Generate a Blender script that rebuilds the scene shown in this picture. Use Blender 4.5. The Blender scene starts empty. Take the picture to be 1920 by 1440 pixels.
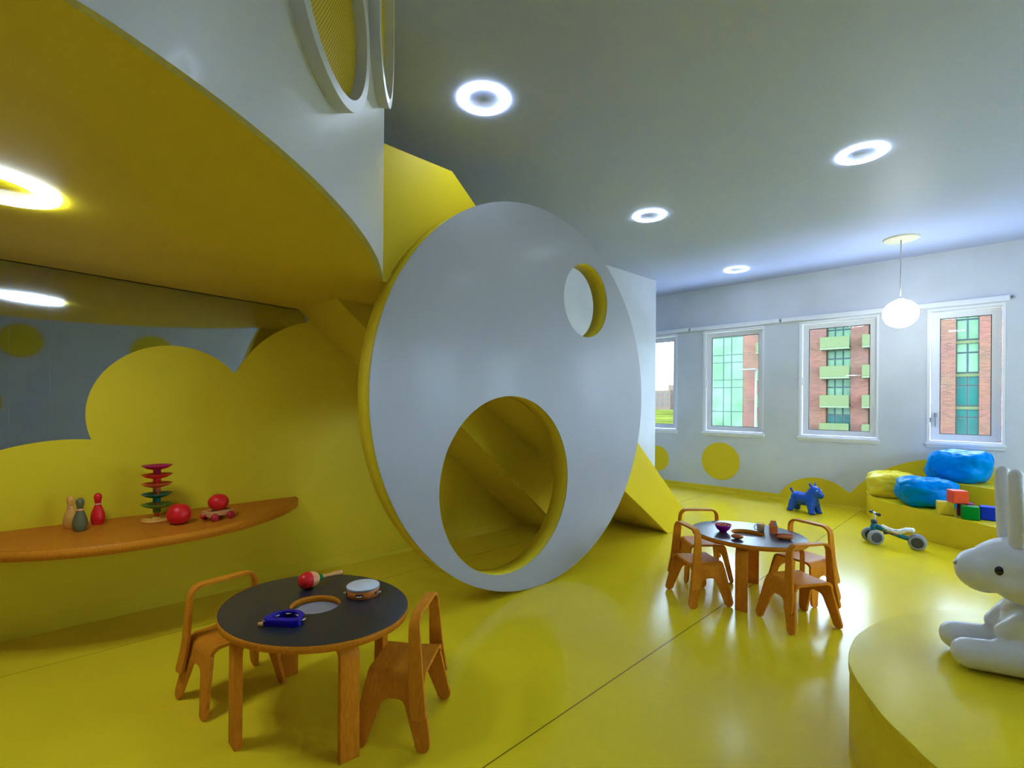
import bpy, bmesh, math, random
from mathutils import Matrix, Vector
random.seed(7)
PI = math.pi
scene = bpy.context.scene
col = scene.collection

# ------------------------------------------------------------------ camera
F_PX, HOR = 920.0, 754.0
cam_d = bpy.data.cameras.new('camera')
cam = bpy.data.objects.new('camera', cam_d); col.objects.link(cam)
cam_d.sensor_fit = 'HORIZONTAL'; cam_d.sensor_width = 36.0
cam_d.lens = F_PX / 1920.0 * 36.0
cam_d.shift_y = (HOR - 720.0) / 1920.0
cam_d.clip_start = 0.05; cam_d.clip_end = 3000
TH = math.radians(180 - 45.9); ROLL = math.radians(0.4)
fw = Vector((math.cos(TH), math.sin(TH), 0)); rt = Vector((math.sin(TH), -math.cos(TH), 0)); up = Vector((0, 0, 1))
RR = rt * math.cos(ROLL) + up * math.sin(ROLL); UU = up * math.cos(ROLL) - rt * math.sin(ROLL)
cam.matrix_world = Matrix(((RR.x, UU.x, -fw.x, 0), (RR.y, UU.y, -fw.y, 0), (RR.z, UU.z, -fw.z, 1.5), (0, 0, 0, 1)))
scene.camera = cam

# ------------------------------------------------------------------ sky, exposure
SKY = 9.0
world = bpy.data.worlds.new('sky'); scene.world = world; world.use_nodes = True
bg = world.node_tree.nodes['Background']
bg.inputs[0].default_value = (0.80, 0.88, 1.0, 1); bg.inputs[1].default_value = SKY
vs = scene.view_settings
vs.view_transform = 'Standard'; vs.look = 'None'; vs.gamma = 1.0; vs.use_curve_mapping = False
vs.exposure = 0.46
vs.use_white_balance = True; vs.white_balance_temperature = 5400; vs.white_balance_tint = 8
scene.cycles.max_bounces = 6; scene.cycles.diffuse_bounces = 3; scene.cycles.glossy_bounces = 3
scene.cycles.use_adaptive_sampling = True; scene.cycles.adaptive_threshold = 0.12; scene.cycles.adaptive_min_samples = 16
scene.cycles.transparent_max_bounces = 12; scene.cycles.sample_clamp_indirect = 6.0
scene.cycles.caustics_reflective = False; scene.cycles.caustics_refractive = False
RING_POWER = 18.0; SOFFIT_RING_POWER = 45.0; GLOBE_POWER = 14.0

# ------------------------------------------------------------------ materials
def newmat(name):
    m = bpy.data.materials.new(name); m.use_nodes = True
    return m, m.node_tree, m.node_tree.nodes['Principled BSDF']
def paint(name, c, rough=0.4, metal=0.0, coat=0.0, var=0.06, scale=6.0, bump=0.0, bscale=60.0, coat_rough=0.1, spec=0.5, emit=None, power=0.0):
    m, nt, b = newmat(name); N = nt.nodes; L = nt.links
    tc = N.new('ShaderNodeTexCoord'); no = N.new('ShaderNodeTexNoise')
    no.inputs['Scale'].default_value = scale; no.inputs['Detail'].default_value = 3
    L.new(tc.outputs['Object'], no.inputs['Vector'])
    r = N.new('ShaderNodeValToRGB')
    r.color_ramp.elements[0].position = 0.3; r.color_ramp.elements[1].position = 0.7
    r.color_ramp.elements[0].color = tuple(x * (1 - var) for x in c) + (1,)
    r.color_ramp.elements[1].color = tuple(min(1, x * (1 + var * 0.5)) for x in c) + (1,)
    L.new(no.outputs['Fac'], r.inputs[0]); L.new(r.outputs[0], b.inputs['Base Color'])
    b.inputs['Roughness'].default_value = rough; b.inputs['Metallic'].default_value = metal
    b.inputs['Coat Weight'].default_value = coat; b.inputs['Coat Roughness'].default_value = coat_rough
    b.inputs['Specular IOR Level'].default_value = spec
    if bump:
        n2 = N.new('ShaderNodeTexNoise'); n2.inputs['Scale'].default_value = bscale; n2.inputs['Detail'].default_value = 4
        L.new(tc.outputs['Object'], n2.inputs['Vector'])
        bp = N.new('ShaderNodeBump'); bp.inputs['Strength'].default_value = bump; bp.inputs['Distance'].default_value = 0.01
        L.new(n2.outputs['Fac'], bp.inputs['Height']); L.new(bp.outputs[0], b.inputs['Normal'])
    if emit:
        b.inputs['Emission Color'].default_value = tuple(emit) + (1,); b.inputs['Emission Strength'].default_value = power
    return m

YEL = (0.79, 0.62, 0.004)
MAT = {}
MAT['yellow'] = paint('yellow_paint', YEL, 0.46, var=0.05, scale=1.5, bump=0.04, bscale=30, spec=0.2)
MAT['soffit'] = paint('yellow_satin_soffit', YEL, 0.5, var=0.04, scale=1.2, spec=0.25)
MAT['platform'] = paint('yellow_vinyl', (0.82, 0.64, 0.004), 0.22, var=0.06, scale=3, bump=0.04, bscale=25, spec=0.05)
MAT['white'] = paint('white_wall_paint', (0.64, 0.67, 0.73), 0.55, var=0.07, scale=2.2, bump=0.05, bscale=40)
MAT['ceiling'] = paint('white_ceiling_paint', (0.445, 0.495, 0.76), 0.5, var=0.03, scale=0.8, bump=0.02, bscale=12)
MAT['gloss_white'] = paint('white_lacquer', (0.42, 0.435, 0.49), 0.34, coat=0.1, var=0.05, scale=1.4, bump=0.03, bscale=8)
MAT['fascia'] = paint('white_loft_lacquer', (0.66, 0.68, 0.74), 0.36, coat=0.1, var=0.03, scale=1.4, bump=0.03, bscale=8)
MAT['frame'] = paint('white_window_frame', (0.84, 0.85, 0.90), 0.3, var=0.02)
MAT['gasket'] = paint('black_gasket', (0.02, 0.02, 0.022), 0.5)
MAT['steel'] = paint('steel_hardware', (0.5, 0.5, 0.52), 0.3, metal=1.0)
MAT['laminate'] = paint('charcoal_laminate', (0.018, 0.023, 0.033), 0.30, var=0.15, scale=14, spec=0.8)
MAT['tray'] = paint('grey_tray', (0.36, 0.39, 0.44), 0.3, metal=0.2)
MAT['cream'] = paint('cream_canopy', (0.70, 0.66, 0.48), 0.5)
MAT['bag_blue'] = paint('blue_vinyl_bag', (0.0, 0.235, 0.76), 0.42, spec=0.2, bump=0.1, bscale=9)
MAT['bag_yellow'] = paint('yellow_vinyl_bag', (0.86, 0.70, 0.02), 0.42, spec=0.2, bump=0.1, bscale=9)
MAT['hop_blue'] = paint('blue_rubber', (0.0, 0.075, 0.60), 0.38, var=0.1)
MAT['rabbit'] = paint('white_plastic', (0.78, 0.79, 0.82), 0.38, var=0.02, coat=0.1)
MAT['black'] = paint('black_plastic', (0.012, 0.012, 0.014), 0.25)
MAT['teal'] = paint('teal_frame', (0.0, 0.16, 0.27), 0.3, coat=0.3)
MAT['tyre'] = paint('grey_tyre', (0.30, 0.31, 0.35), 0.5)
MAT['hub'] = paint('dark_grey_hub', (0.05, 0.055, 0.07), 0.35)
MAT['seat_white'] = paint('white_saddle', (0.85, 0.85, 0.88), 0.35)
for n, c in dict(red=(0.70, 0.012, 0.010), orange_red=(0.85, 0.08, 0.01), green=(0.0, 0.22, 0.015), blue=(0.0, 0.03, 0.62), purple=(0.22, 0.0, 0.10), cube_yellow=(0.75, 0.58, 0.02),
                 magenta=(0.42, 0.004, 0.09), pin_yellow=(0.75, 0.40, 0.06), pin_green=(0.13, 0.13, 0.05), band=(0.80, 0.38, 0.16), tower_teal=(0.01, 0.16, 0.13), tower_green=(0.12, 0.28, 0.03), tower_orange=(0.80, 0.13, 0.03),
                 tower_base=(0.80, 0.42, 0.06), navy=(0.012, 0.004, 0.30), maraca_green=(0.0, 0.17, 0.02), maraca_cream=(0.80, 0.36, 0.14), tamb_orange=(0.72, 0.22, 0.03), bowl=(0.30, 0.0, 0.24), bun=(0.55, 0.15, 0.03), sausage=(0.35, 0.04, 0.012),
                 juice=(0.80, 0.42, 0.01), cereal=(0.75, 0.22, 0.08), carton=(0.70, 0.18, 0.03), carton_blue=(0.12, 0.25, 0.50), skin=(0.72, 0.74, 0.77), dark_red=(0.45, 0.01, 0.02)).items():
    MAT[n] = paint(n + '_paint', c, 0.38, var=0.05, scale=20, spec=0.3)

def wood(name, a, b_, rough=0.38, scale=18):
    m, nt, b = newmat(name); N = nt.nodes; L = nt.links
    tc = N.new('ShaderNodeTexCoord'); mp = N.new('ShaderNodeMapping')
    mp.inputs['Scale'].default_value = (1.0, 7.0, 1.3)
    L.new(tc.outputs['Object'], mp.inputs[0])
    no = N.new('ShaderNodeTexNoise'); no.inputs['Scale'].default_value = scale; no.inputs['Detail'].default_value = 5; no.inputs['Distortion'].default_value = 0.4
    L.new(mp.outputs[0], no.inputs['Vector'])
    r = N.new('ShaderNodeValToRGB'); r.color_ramp.elements[0].position = 0.35; r.color_ramp.elements[1].position = 0.7
    r.color_ramp.elements[0].color = a + (1,); r.color_ramp.elements[1].color = b_ + (1,)
    L.new(no.outputs['Fac'], r.inputs[0]); L.new(r.outputs[0], b.inputs['Base Color'])
    b.inputs['Roughness'].default_value = rough; b.inputs['Specular IOR Level'].default_value = 0.06
    return m
MAT['wood'] = wood('bent_plywood', (0.58, 0.205, 0.005), (0.70, 0.275, 0.008))
MAT['ply_edge'] = wood('plywood_edge', (0.55, 0.19, 0.005), (0.66, 0.25, 0.008), scale=40)
MAT['shelf'] = wood('orange_shelf_board', (0.52, 0.175, 0.005), (0.57, 0.20, 0.007), scale=6)
MAT['pale_wood'] = wood('pale_toy_wood', (0.66, 0.34, 0.10), (0.75, 0.42, 0.14))

def floor_material():
    m, nt, b = newmat('yellow_epoxy_floor'); N = nt.nodes; L = nt.links
    tc = N.new('ShaderNodeTexCoord'); sep = N.new('ShaderNodeSeparateXYZ'); L.new(tc.outputs['Object'], sep.inputs[0])
    no = N.new('ShaderNodeTexNoise'); no.inputs['Scale'].default_value = 1.1; no.inputs['Detail'].default_value = 4
    L.new(tc.outputs['Object'], no.inputs['Vector'])
    r = N.new('ShaderNodeValToRGB'); r.color_ramp.elements[0].position = 0.3; r.color_ramp.elements[1].position = 0.7
    r.color_ramp.elements[0].color = (0.79, 0.615, 0.003, 1); r.color_ramp.elements[1].color = (0.86, 0.67, 0.004, 1)
    L.new(no.outputs['Fac'], r.inputs[0])
    def joint(a, s, w):   # 1 on the joint line x = a + s*y
        m1 = N.new('ShaderNodeMath'); m1.operation = 'MULTIPLY_ADD'; m1.inputs[1].default_value = -s; m1.inputs[2].default_value = -a
        L.new(sep.outputs[1], m1.inputs[0])
        m2 = N.new('ShaderNodeMath'); m2.operation = 'ADD'; L.new(sep.outputs[0], m2.inputs[0]); L.new(m1.outputs[0], m2.inputs[1])
        m3 = N.new('ShaderNodeMath'); m3.operation = 'ABSOLUTE'; L.new(m2.outputs[0], m3.inputs[0])
        m4 = N.new('ShaderNodeMath'); m4.operation = 'LESS_THAN'; m4.inputs[1].default_value = w; L.new(m3.outputs[0], m4.inputs[0])
        return m4
    j1, j2 = joint(-1.518, 0.0292, 0.0035), joint(-3.805, 0.0637, 0.0022)
    mx = N.new('ShaderNodeMath'); mx.operation = 'MAXIMUM'; L.new(j1.outputs[0], mx.inputs[0]); L.new(j2.outputs[0], mx.inputs[1])
    mix = N.new('ShaderNodeMixRGB'); L.new(mx.outputs[0], mix.inputs[0]); L.new(r.outputs[0], mix.inputs[1]); mix.inputs[2].default_value = (0.22, 0.14, 0.01, 1)
    L.new(mix.outputs[0], b.inputs['Base Color'])
    n2 = N.new('ShaderNodeTexNoise'); n2.inputs['Scale'].default_value = 2.2; n2.inputs['Detail'].default_value = 6; n2.inputs['Roughness'].default_value = 0.6
    L.new(tc.outputs['Object'], n2.inputs['Vector'])
    bp = N.new('ShaderNodeBump'); bp.inputs['Strength'].default_value = 0.10; bp.inputs['Distance'].default_value = 0.02
    L.new(n2.outputs['Fac'], bp.inputs['Height']); L.new(bp.outputs[0], b.inputs['Normal'])
    b.inputs['Roughness'].default_value = 0.22; b.inputs['Specular IOR Level'].default_value = 0.1
    b.inputs['Coat Weight'].default_value = 0.18; b.inputs['Coat Roughness'].default_value = 0.14
    return m
MAT['floor'] = floor_material()

def steel_mirror():
    m, nt, b = newmat('brushed_steel'); N = nt.nodes; L = nt.links
    tc = N.new('ShaderNodeTexCoord'); mp = N.new('ShaderNodeMapping'); mp.inputs['Scale'].default_value = (2.0, 2.0, 260.0)
    L.new(tc.outputs['Object'], mp.inputs[0])
    no = N.new('ShaderNodeTexNoise'); no.inputs['Scale'].default_value = 3.0; no.inputs['Detail'].default_value = 3
    L.new(mp.outputs[0], no.inputs['Vector'])
    r = N.new('ShaderNodeMapRange'); r.inputs['To Min'].default_value = 0.015; r.inputs['To Max'].default_value = 0.06
    L.new(no.outputs['Fac'], r.inputs['Value']); L.new(r.outputs[0], b.inputs['Roughness'])
    b.inputs['Base Color'].default_value = (0.52, 0.57, 0.64, 1); b.inputs['Metallic'].default_value = 1.0
    return m
MAT['mirror'] = steel_mirror()

def glass_material():
    m = bpy.data.materials.new('window_glass'); m.use_nodes = True; nt = m.node_tree; N = nt.nodes; L = nt.links
    N.remove(N['Principled BSDF']); out = N['Material Output']
    t = N.new('ShaderNodeBsdfTransparent'); t.inputs[0].default_value = (0.93, 0.96, 0.95, 1)
    g = N.new('ShaderNodeBsdfGlossy'); g.inputs['Roughness'].default_value = 0.02
    fc = N.new('ShaderNodeLayerWeight'); fc.inputs[0].default_value = 0.5
    pw = N.new('ShaderNodeMath'); pw.operation = 'POWER'; pw.inputs[1].default_value = 4.0; L.new(fc.outputs['Facing'], pw.inputs[0])
    lw = N.new('ShaderNodeMath'); lw.operation = 'MULTIPLY_ADD'; lw.inputs[1].default_value = 0.5; lw.inputs[2].default_value = 0.03; L.new(pw.outputs[0], lw.inputs[0])
    mx = N.new('ShaderNodeMixShader'); L.new(lw.outputs[0], mx.inputs[0]); L.new(t.outputs[0], mx.inputs[1]); L.new(g.outputs[0], mx.inputs[2])
    L.new(mx.outputs[0], out.inputs[0])
    return m
MAT['glass'] = glass_material()
def clear_material():
    m = bpy.data.materials.new('clear_plastic'); m.use_nodes = True; nt = m.node_tree; N = nt.nodes; L = nt.links
    t = N.new('ShaderNodeBsdfTransparent'); mx = N.new('ShaderNodeMixShader'); mx.inputs[0].default_value = 0.25
    b = N['Principled BSDF']; b.inputs['Base Color'].default_value = (0.75, 0.7, 0.5, 1); b.inputs['Roughness'].default_value = 0.15
    L.new(t.outputs[0], mx.inputs[1]); L.new(b.outputs[0], mx.inputs[2]); L.new(mx.outputs[0], N['Material Output'].inputs[0])
    return m
MAT['clear'] = clear_material()

def net_material():
    m, nt, b = newmat('yellow_netting'); N = nt.nodes; L = nt.links
    tc = N.new('ShaderNodeTexCoord'); w = []
    for rz in (0.6, -0.9):
        mp = N.new('ShaderNodeMapping'); mp.inputs['Rotation'].default_value = (0, 0, rz); L.new(tc.outputs['UV'], mp.inputs[0])
        x = N.new('ShaderNodeTexWave'); x.bands_direction = 'X'; x.inputs['Scale'].default_value = 24; L.new(mp.outputs[0], x.inputs['Vector']); w.append(x)
    mm = N.new('ShaderNodeMath'); mm.operation = 'MAXIMUM'; L.new(w[0].outputs['Fac'], mm.inputs[0]); L.new(w[1].outputs['Fac'], mm.inputs[1])
    r = N.new('ShaderNodeValToRGB'); r.color_ramp.elements[0].position = 0.55; r.color_ramp.elements[1].position = 0.9
    r.color_ramp.elements[0].color = (0.36, 0.26, 0.002, 1); r.color_ramp.elements[1].color = (0.80, 0.61, 0.006, 1)
    L.new(mm.outputs[0], r.inputs[0]); L.new(r.outputs[0], b.inputs['Base Color']); b.inputs['Roughness'].default_value = 0.6
    return m
MAT['net'] = net_material()

def brick_material():
    m, nt, b = newmat('red_brickwork'); N = nt.nodes; L = nt.links
    tc = N.new('ShaderNodeTexCoord'); sep = N.new('ShaderNodeSeparateXYZ'); cmb = N.new('ShaderNodeCombineXYZ')
    L.new(tc.outputs['Object'], sep.inputs[0]); L.new(sep.outputs[0], cmb.inputs[0]); L.new(sep.outputs[2], cmb.inputs[1])
    br = N.new('ShaderNodeTexBrick'); br.inputs['Scale'].default_value = 1.0
    br.inputs['Brick Width'].default_value = 0.42; br.inputs['Row Height'].default_value = 0.15; br.inputs['Mortar Size'].default_value = 0.02
    br.inputs['Color1'].default_value = (0.12, 0.036, 0.012, 1); br.inputs['Color2'].default_value = (0.20, 0.067, 0.025, 1); br.inputs['Mortar'].default_value = (0.16, 0.105, 0.07, 1)
    L.new(cmb.outputs[0], br.inputs['Vector'])
    no = N.new('ShaderNodeTexNoise'); no.inputs['Scale'].default_value = 0.5; no.inputs['Detail'].default_value = 5; L.new(tc.outputs['Object'], no.inputs['Vector'])
    mx = N.new('ShaderNodeMixRGB'); mx.blend_type = 'MULTIPLY'; mx.inputs[0].default_value = 0.5
    L.new(br.outputs['Color'], mx.inputs[1]); L.new(no.outputs['Color'], mx.inputs[2])
    L.new(mx.outputs[0], b.inputs['Base Color']); b.inputs['Roughness'].default_value = 0.8
    return m
MAT['brick'] = brick_material()
MAT['ext_glass'] = paint('mint_facade_glass', (0.115, 0.20, 0.095), 0.10, metal=0.0, var=0.35, scale=0.4, spec=0.12)
MAT['ext_glass_dark'] = paint('green_facade_glass', (0.014, 0.075, 0.055), 0.12, var=0.4, scale=0.5, spec=0.15)
MAT['mullion'] = paint('green_grey_mullion', (0.025, 0.055, 0.04), 0.5)
MAT['rail_glass'] = paint('frosted_green_railing', (0.095, 0.112, 0.042), 0.4, spec=0.1, var=0.1)
MAT['concrete'] = paint('pale_concrete', (0.11, 0.13, 0.06), 0.8)
MAT['ext_pale'] = paint('pale_far_facade', (0.15, 0.105, 0.075), 0.8, var=0.2, spec=0.0)
MAT['ext_window'] = paint('far_window', (0.06, 0.065, 0.06), 0.3)
MAT['ground'] = paint('grassy_field', (0.085, 0.092, 0.012), 0.9, var=0.55, scale=0.05, spec=0.0)
MAT['pole'] = paint('pale_pole', (0.10, 0.095, 0.07), 0.5)

def lamp_material(name, colr, power):
    return paint(name, (0.9, 0.9, 0.9), 0.4, var=0.0, emit=colr, power=power)
MAT['ring_glow'] = lamp_material('glowing_ring', (0.90, 0.95, 1.0), RING_POWER)
MAT['soffit_glow'] = lamp_material('glowing_soffit_ring', (0.95, 0.97, 1.0), SOFFIT_RING_POWER)
MAT['globe_glow'] = lamp_material('glowing_globe', (1.0, 0.93, 0.80), GLOBE_POWER)

# ------------------------------------------------------------------ helpers
def tag(o, label=None, cat=None, group=None, kind=None):
    if label: o['label'] = label
    if cat: o['category'] = cat
    if group: o['group'] = group
    if kind: o['kind'] = kind
    return o
def thing(name, label, cat, loc=(0, 0, 0), rz=0.0, group=None, kind=None):
    o = bpy.data.objects.new(name, None); col.objects.link(o); o.empty_display_size = 0.1
    o.location = loc; o.rotation_euler = (0, 0, rz)
    return tag(o, label, cat, group, kind)
def link(name, me, mat, parent=None, smooth=False, mtx=None):
    if mat is not None:
        me.materials.clear(); me.materials.append(MAT[mat] if isinstance(mat, str) else mat)
    if smooth:
        for p in me.polygons: p.use_smooth = True
    o = bpy.data.objects.new(name, me); col.objects.link(o)
    if parent is not None:
        o.parent = parent
    if mtx is not None: o.matrix_local = mtx
    return o
def inv(parent):      # bring world-space geometry under a thing's Empty
    return (Matrix.Translation(parent.location) @ Matrix.Rotation(parent.rotation_euler.z, 4, 'Z')).inverted()
def mesh(name, V, Fc):
    me = bpy.data.meshes.new(name); me.from_pydata([tuple(v) for v in V], [], Fc); me.update(); return me
def bm_mesh(name, bm):
    bmesh.ops.recalc_face_normals(bm, faces=bm.faces)
    me = bpy.data.meshes.new(name); bm.to_mesh(me); bm.free(); return me
def axes(o, u, v, n):
    o, u, v, n = Vector(o), Vector(u), Vector(v), Vector(n)
    return Matrix(((u.x, v.x, n.x, o.x), (u.y, v.y, n.y, o.y), (u.z, v.z, n.z, o.z), (0, 0, 0, 1)))
def plate_mesh(name, outlines, thick, z0=0.0):
    """flat plate with holes; outlines in u,v; extruded from z0 to z0+thick"""
    cu = bpy.data.curves.new(name, 'CURVE'); cu.dimensions = '2D'; cu.fill_mode = 'BOTH'; cu.extrude = thick / 2
    for ol in outlines:
        sp = cu.splines.new('POLY'); sp.points.add(len(ol) - 1)
        for p, q in zip(sp.points, ol): p.co = (q[0], q[1], 0, 1)
        sp.use_cyclic_u = True
    ob = bpy.data.objects.new('tmp', cu); col.objects.link(ob)
    dg = bpy.context.evaluated_depsgraph_get()
    me = bpy.data.meshes.new_from_object(ob.evaluated_get(dg)); me.name = name
    bpy.data.objects.remove(ob); bpy.data.curves.remove(cu)
    me.transform(Matrix.Translation((0, 0, z0 + thick / 2)))
    bm = bmesh.new(); bm.from_mesh(me); bmesh.ops.remove_doubles(bm, verts=bm.verts, dist=1e-5)
    bmesh.ops.recalc_face_normals(bm, faces=bm.faces); bm.to_mesh(me); bm.free()
    return me
def plate(name, outlines, thick, mat, mtx=None, parent=None, z0=0.0, bevel=0.0):
    me = plate_mesh(name, outlines, thick, z0)
    if mtx is not None: me.transform(mtx)
    if parent is not None and mtx is not None: me.transform(inv(parent))
    o = link(name, me, mat, parent)
    if bevel: soft(o, bevel)
    return o
def soft(o, w, seg=2, ang=40):
    b = o.modifiers.new('bevel', 'BEVEL'); b.width = w; b.segments = seg; b.limit_method = 'ANGLE'; b.angle_limit = math.radians(ang)
    return o
def box(name, c, s, mat, parent=None, bevel=0.0, rz=0.0, rx=0.0, ry=0.0):
    bm = bmesh.new(); bmesh.ops.create_cube(bm, size=1.0)
    bmesh.ops.scale(bm, vec=s, verts=bm.verts)
    if bevel: bmesh.ops.bevel(bm, geom=list(bm.edges), offset=bevel, segments=3, affect='EDGES', profile=0.6)
    me = bm_mesh(name, bm)
    me.transform(Matrix.Translation(c) @ Matrix.Rotation(rz, 4, 'Z') @ Matrix.Rotation(rx, 4, 'X') @ Matrix.Rotation(ry, 4, 'Y'))
    return link(name, me, mat, parent, smooth=False)
def lathe(name, prof, mat, parent=None, c=(0, 0, 0), seg=40, smooth=True, mtx=None):
    V = []; Fc = []
    for r, z in prof:
        for i in range(seg):
            a = 2 * PI * i / seg; V.append((r * math.cos(a), r * math.sin(a), z))
    for j in range(len(prof) - 1):
        for i in range(seg):
            Fc.append((j * seg + i, j * seg + (i + 1) % seg, (j + 1) * seg + (i + 1) % seg, (j + 1) * seg + i))
    me = mesh(name, V, Fc)
    bm = bmesh.new(); bm.from_mesh(me); bmesh.ops.remove_doubles(bm, verts=bm.verts, dist=1e-6)
    bmesh.ops.recalc_face_normals(bm, faces=bm.faces); bm.to_mesh(me); bm.free()
    if mtx is not None: me.transform(mtx)
    me.transform(Matrix.Translation(c))
    return link(name, me, mat, parent, smooth)
def tube(name, pts, rads, mat, parent=None, seg=12, cap=True, flat=1.0):
    pts = [Vector(p) for p in pts]
    if not isinstance(rads, (list, tuple)): rads = [rads] * len(pts)
    V = []; Fc = []; prev = None
    for i, p in enumerate(pts):
        t = (pts[min(i + 1, len(pts) - 1)] - pts[max(i - 1, 0)]).normalized()
        if prev is None:
            a = Vector((0, 0, 1)) if abs(t.z) < 0.9 else Vector((1, 0, 0))
            u = (a - t * a.dot(t)).normalized()
        else:
            u = (prev - t * prev.dot(t)).normalized()
        prev = u; w = t.cross(u)
        for k in range(seg):
            an = 2 * PI * k / seg; V.append(p + u * (math.cos(an) * rads[i]) + w * (math.sin(an) * rads[i] * flat))
    for j in range(len(pts) - 1):
        for k in range(seg):
            Fc.append((j * seg + k, j * seg + (k + 1) % seg, (j + 1) * seg + (k + 1) % seg, (j + 1) * seg + k))
    if cap:
        Fc.append(tuple(reversed(range(seg)))); Fc.append(tuple((len(pts) - 1) * seg + k for k in range(seg)))
    me = mesh(name, V, Fc); bm = bmesh.new(); bm.from_mesh(me); bmesh.ops.recalc_face_normals(bm, faces=bm.faces); bm.to_mesh(me); bm.free()
    return link(name, me, mat, parent, True)
def ellipsoid_into(bm, c, r, rot=None):
    m = Matrix.Translation(c) @ (rot.to_4x4() if rot else Matrix.Identity(4)) @ Matrix.Diagonal((r[0], r[1], r[2], 1))
    bmesh.ops.create_icosphere(bm, subdivisions=3, radius=1.0, matrix=m)
def capsule_into(bm, a, b, ra, rb, n=8):
    a, b = Vector(a), Vector(b)
    for i in range(n + 1):
        t = i / n; p = a.lerp(b, t); r = ra + (rb - ra) * t
        bmesh.ops.create_icosphere(bm, subdivisions=2, radius=r, matrix=Matrix.Translation(p))
def blob(name, bm, mat, parent=None, voxel=0.01, smooth=8, factor=0.5):
    """union of overlapping solids grown into one continuous surface"""
    me = bpy.data.meshes.new(name); bm.to_mesh(me); bm.free()
    ob = bpy.data.objects.new('tmp', me); col.objects.link(ob)
    r = ob.modifiers.new('r', 'REMESH'); r.mode = 'VOXEL'; r.voxel_size = voxel
    s = ob.modifiers.new('s', 'SMOOTH'); s.iterations = smooth; s.factor = factor
    dg = bpy.context.evaluated_depsgraph_get()
    m2 = bpy.data.meshes.new_from_object(ob.evaluated_get(dg)); m2.name = name
    bpy.data.objects.remove(ob); bpy.data.meshes.remove(me)
    return link(name, m2, mat, parent, True)
def arc(cx, cy, r, a0, a1, n=24, ry=None):
    ry = r if ry is None else ry
    return [(cx + r * math.cos(math.radians(a0 + (a1 - a0) * i / n)), cy + ry * math.sin(math.radians(a0 + (a1 - a0) * i / n))) for i in range(n + 1)]
def circle(cx, cy, r, n=64, ry=None):
    return arc(cx, cy, r, 0, 360, n, ry)[:-1]
def duplicate(root, loc, rz, label, group=None):
    r = root.copy(); col.objects.link(r); r.location = loc; r.rotation_euler = (0, 0, rz); r['label'] = label
    if group: r['group'] = group
    for ch in list(root.children):
        c = ch.copy(); col.objects.link(c); c.parent = r
        for g in list(ch.children):
            d = g.copy(); col.objects.link(d); d.parent = c
    return r
def S(o):
    o['kind'] = 'structure'; return o

# ================================================================== SETTING
CEIL, YW, XR, YB = 3.5, 8.5, 3.4, -3.6
K = 0.064                                         # the left wall runs a little askew
def wl(y): return -4.369 + K * y                  # x of the left wall at y
DN = Vector((1, -K, 0)).normalized()              # its normal, into the room
DE = Vector((K, 1, 0)).normalized()               # along it, away from the camera

S(box('floor', ((-6 + XR) / 2, (YB + YW) / 2, -0.05), (XR + 6.4, YW - YB + 0.6, 0.1), 'floor'))
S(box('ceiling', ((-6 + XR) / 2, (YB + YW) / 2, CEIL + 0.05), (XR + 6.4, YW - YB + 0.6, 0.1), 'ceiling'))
S(plate('wall_left', [[(YB, 0), (7.4, 0), (7.4, CEIL), (YB, CEIL)]], 0.2, 'white', axes((-4.369 , 0, 0), DE, (0, 0, 1), DN), z0=-0.2))
S(box('wall_recess', (-5.6, 7.9, CEIL / 2), (0.2, 1.4, CEIL), 'white'))
S(box('wall_alcove', (-4.9, 7.3, CEIL / 2), (1.6, 0.16, CEIL), 'white'))
ADDED_RWIN = [(3.3, 4.5), (5.0, 6.2), (6.7, 7.9)]  # window openings added out of view to let daylight in from the right
S(plate('wall_right', [[(YB, 0), (YW, 0), (YW, CEIL), (YB, CEIL)]] + [[(a, 1.0), (b, 1.0), (b, 2.765), (a, 2.765)] for a, b in ADDED_RWIN], 0.2, 'white', axes((XR, 0, 0), (0, 1, 0), (0, 0, 1), (1, 0, 0))))
S(box('wall_front', (-1.1, YB - 0.1, CEIL / 2), (XR + 6.4, 0.2, CEIL), 'white'))
WIN = [(-4.68, -4.05), (-3.58, -2.58), (-2.09, -1.09), (-0.58, 0.16)]
WZ0, WZ1 = 1.0, 2.765
WTH = 0.20
S(plate('wall_back', [[(-6, 0), (XR + 0.2, 0), (XR + 0.2, CEIL), (-6, CEIL)]] + [[(a, WZ0), (b, WZ0), (b, WZ1), (a, WZ1)] for a, b in WIN + [(1.3, 2.3)]],
        WTH, 'white', axes((0, YW, 0), (1, 0, 0), (0, 0, 1), (0, 1, 0))))
# yellow coved baseboards
def cove(name, p0, p1, nrm, h=0.085, d=0.02):
    p0, p1, nrm = Vector(p0), Vector(p1), Vector(nrm).normalized()
    prof = [(0, h), (d * 0.35, h - 0.004), (d * 0.45, 0.03), (d, 0.0), (0, 0)]
    V = []; 
    for p in (p0, p1):
        for a, z in prof: V.append(p + nrm * a + Vector((0, 0, z)))
    n = len(prof); Fc = [(i, (i + 1) % n, n + (i + 1) % n, n + i) for i in range(n)] + [tuple(range(n)), tuple(reversed(range(n, 2 * n)))]
    me = mesh(name, V, Fc); bm = bmesh.new(); bm.from_mesh(me); bmesh.ops.recalc_face_normals(bm, faces=bm.faces); bm.to_mesh(me); bm.free()
    return S(link(name, me, 'soffit'))
cove('baseboard_back', (-5.5, YW, 0), (XR, YW, 0), (0, -1, 0))
cove('baseboard_left', (wl(YB) + 0.016, YB, 0), (wl(4.35) + 0.016, 4.35, 0), DN, 0.10, 0.007)

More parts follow.
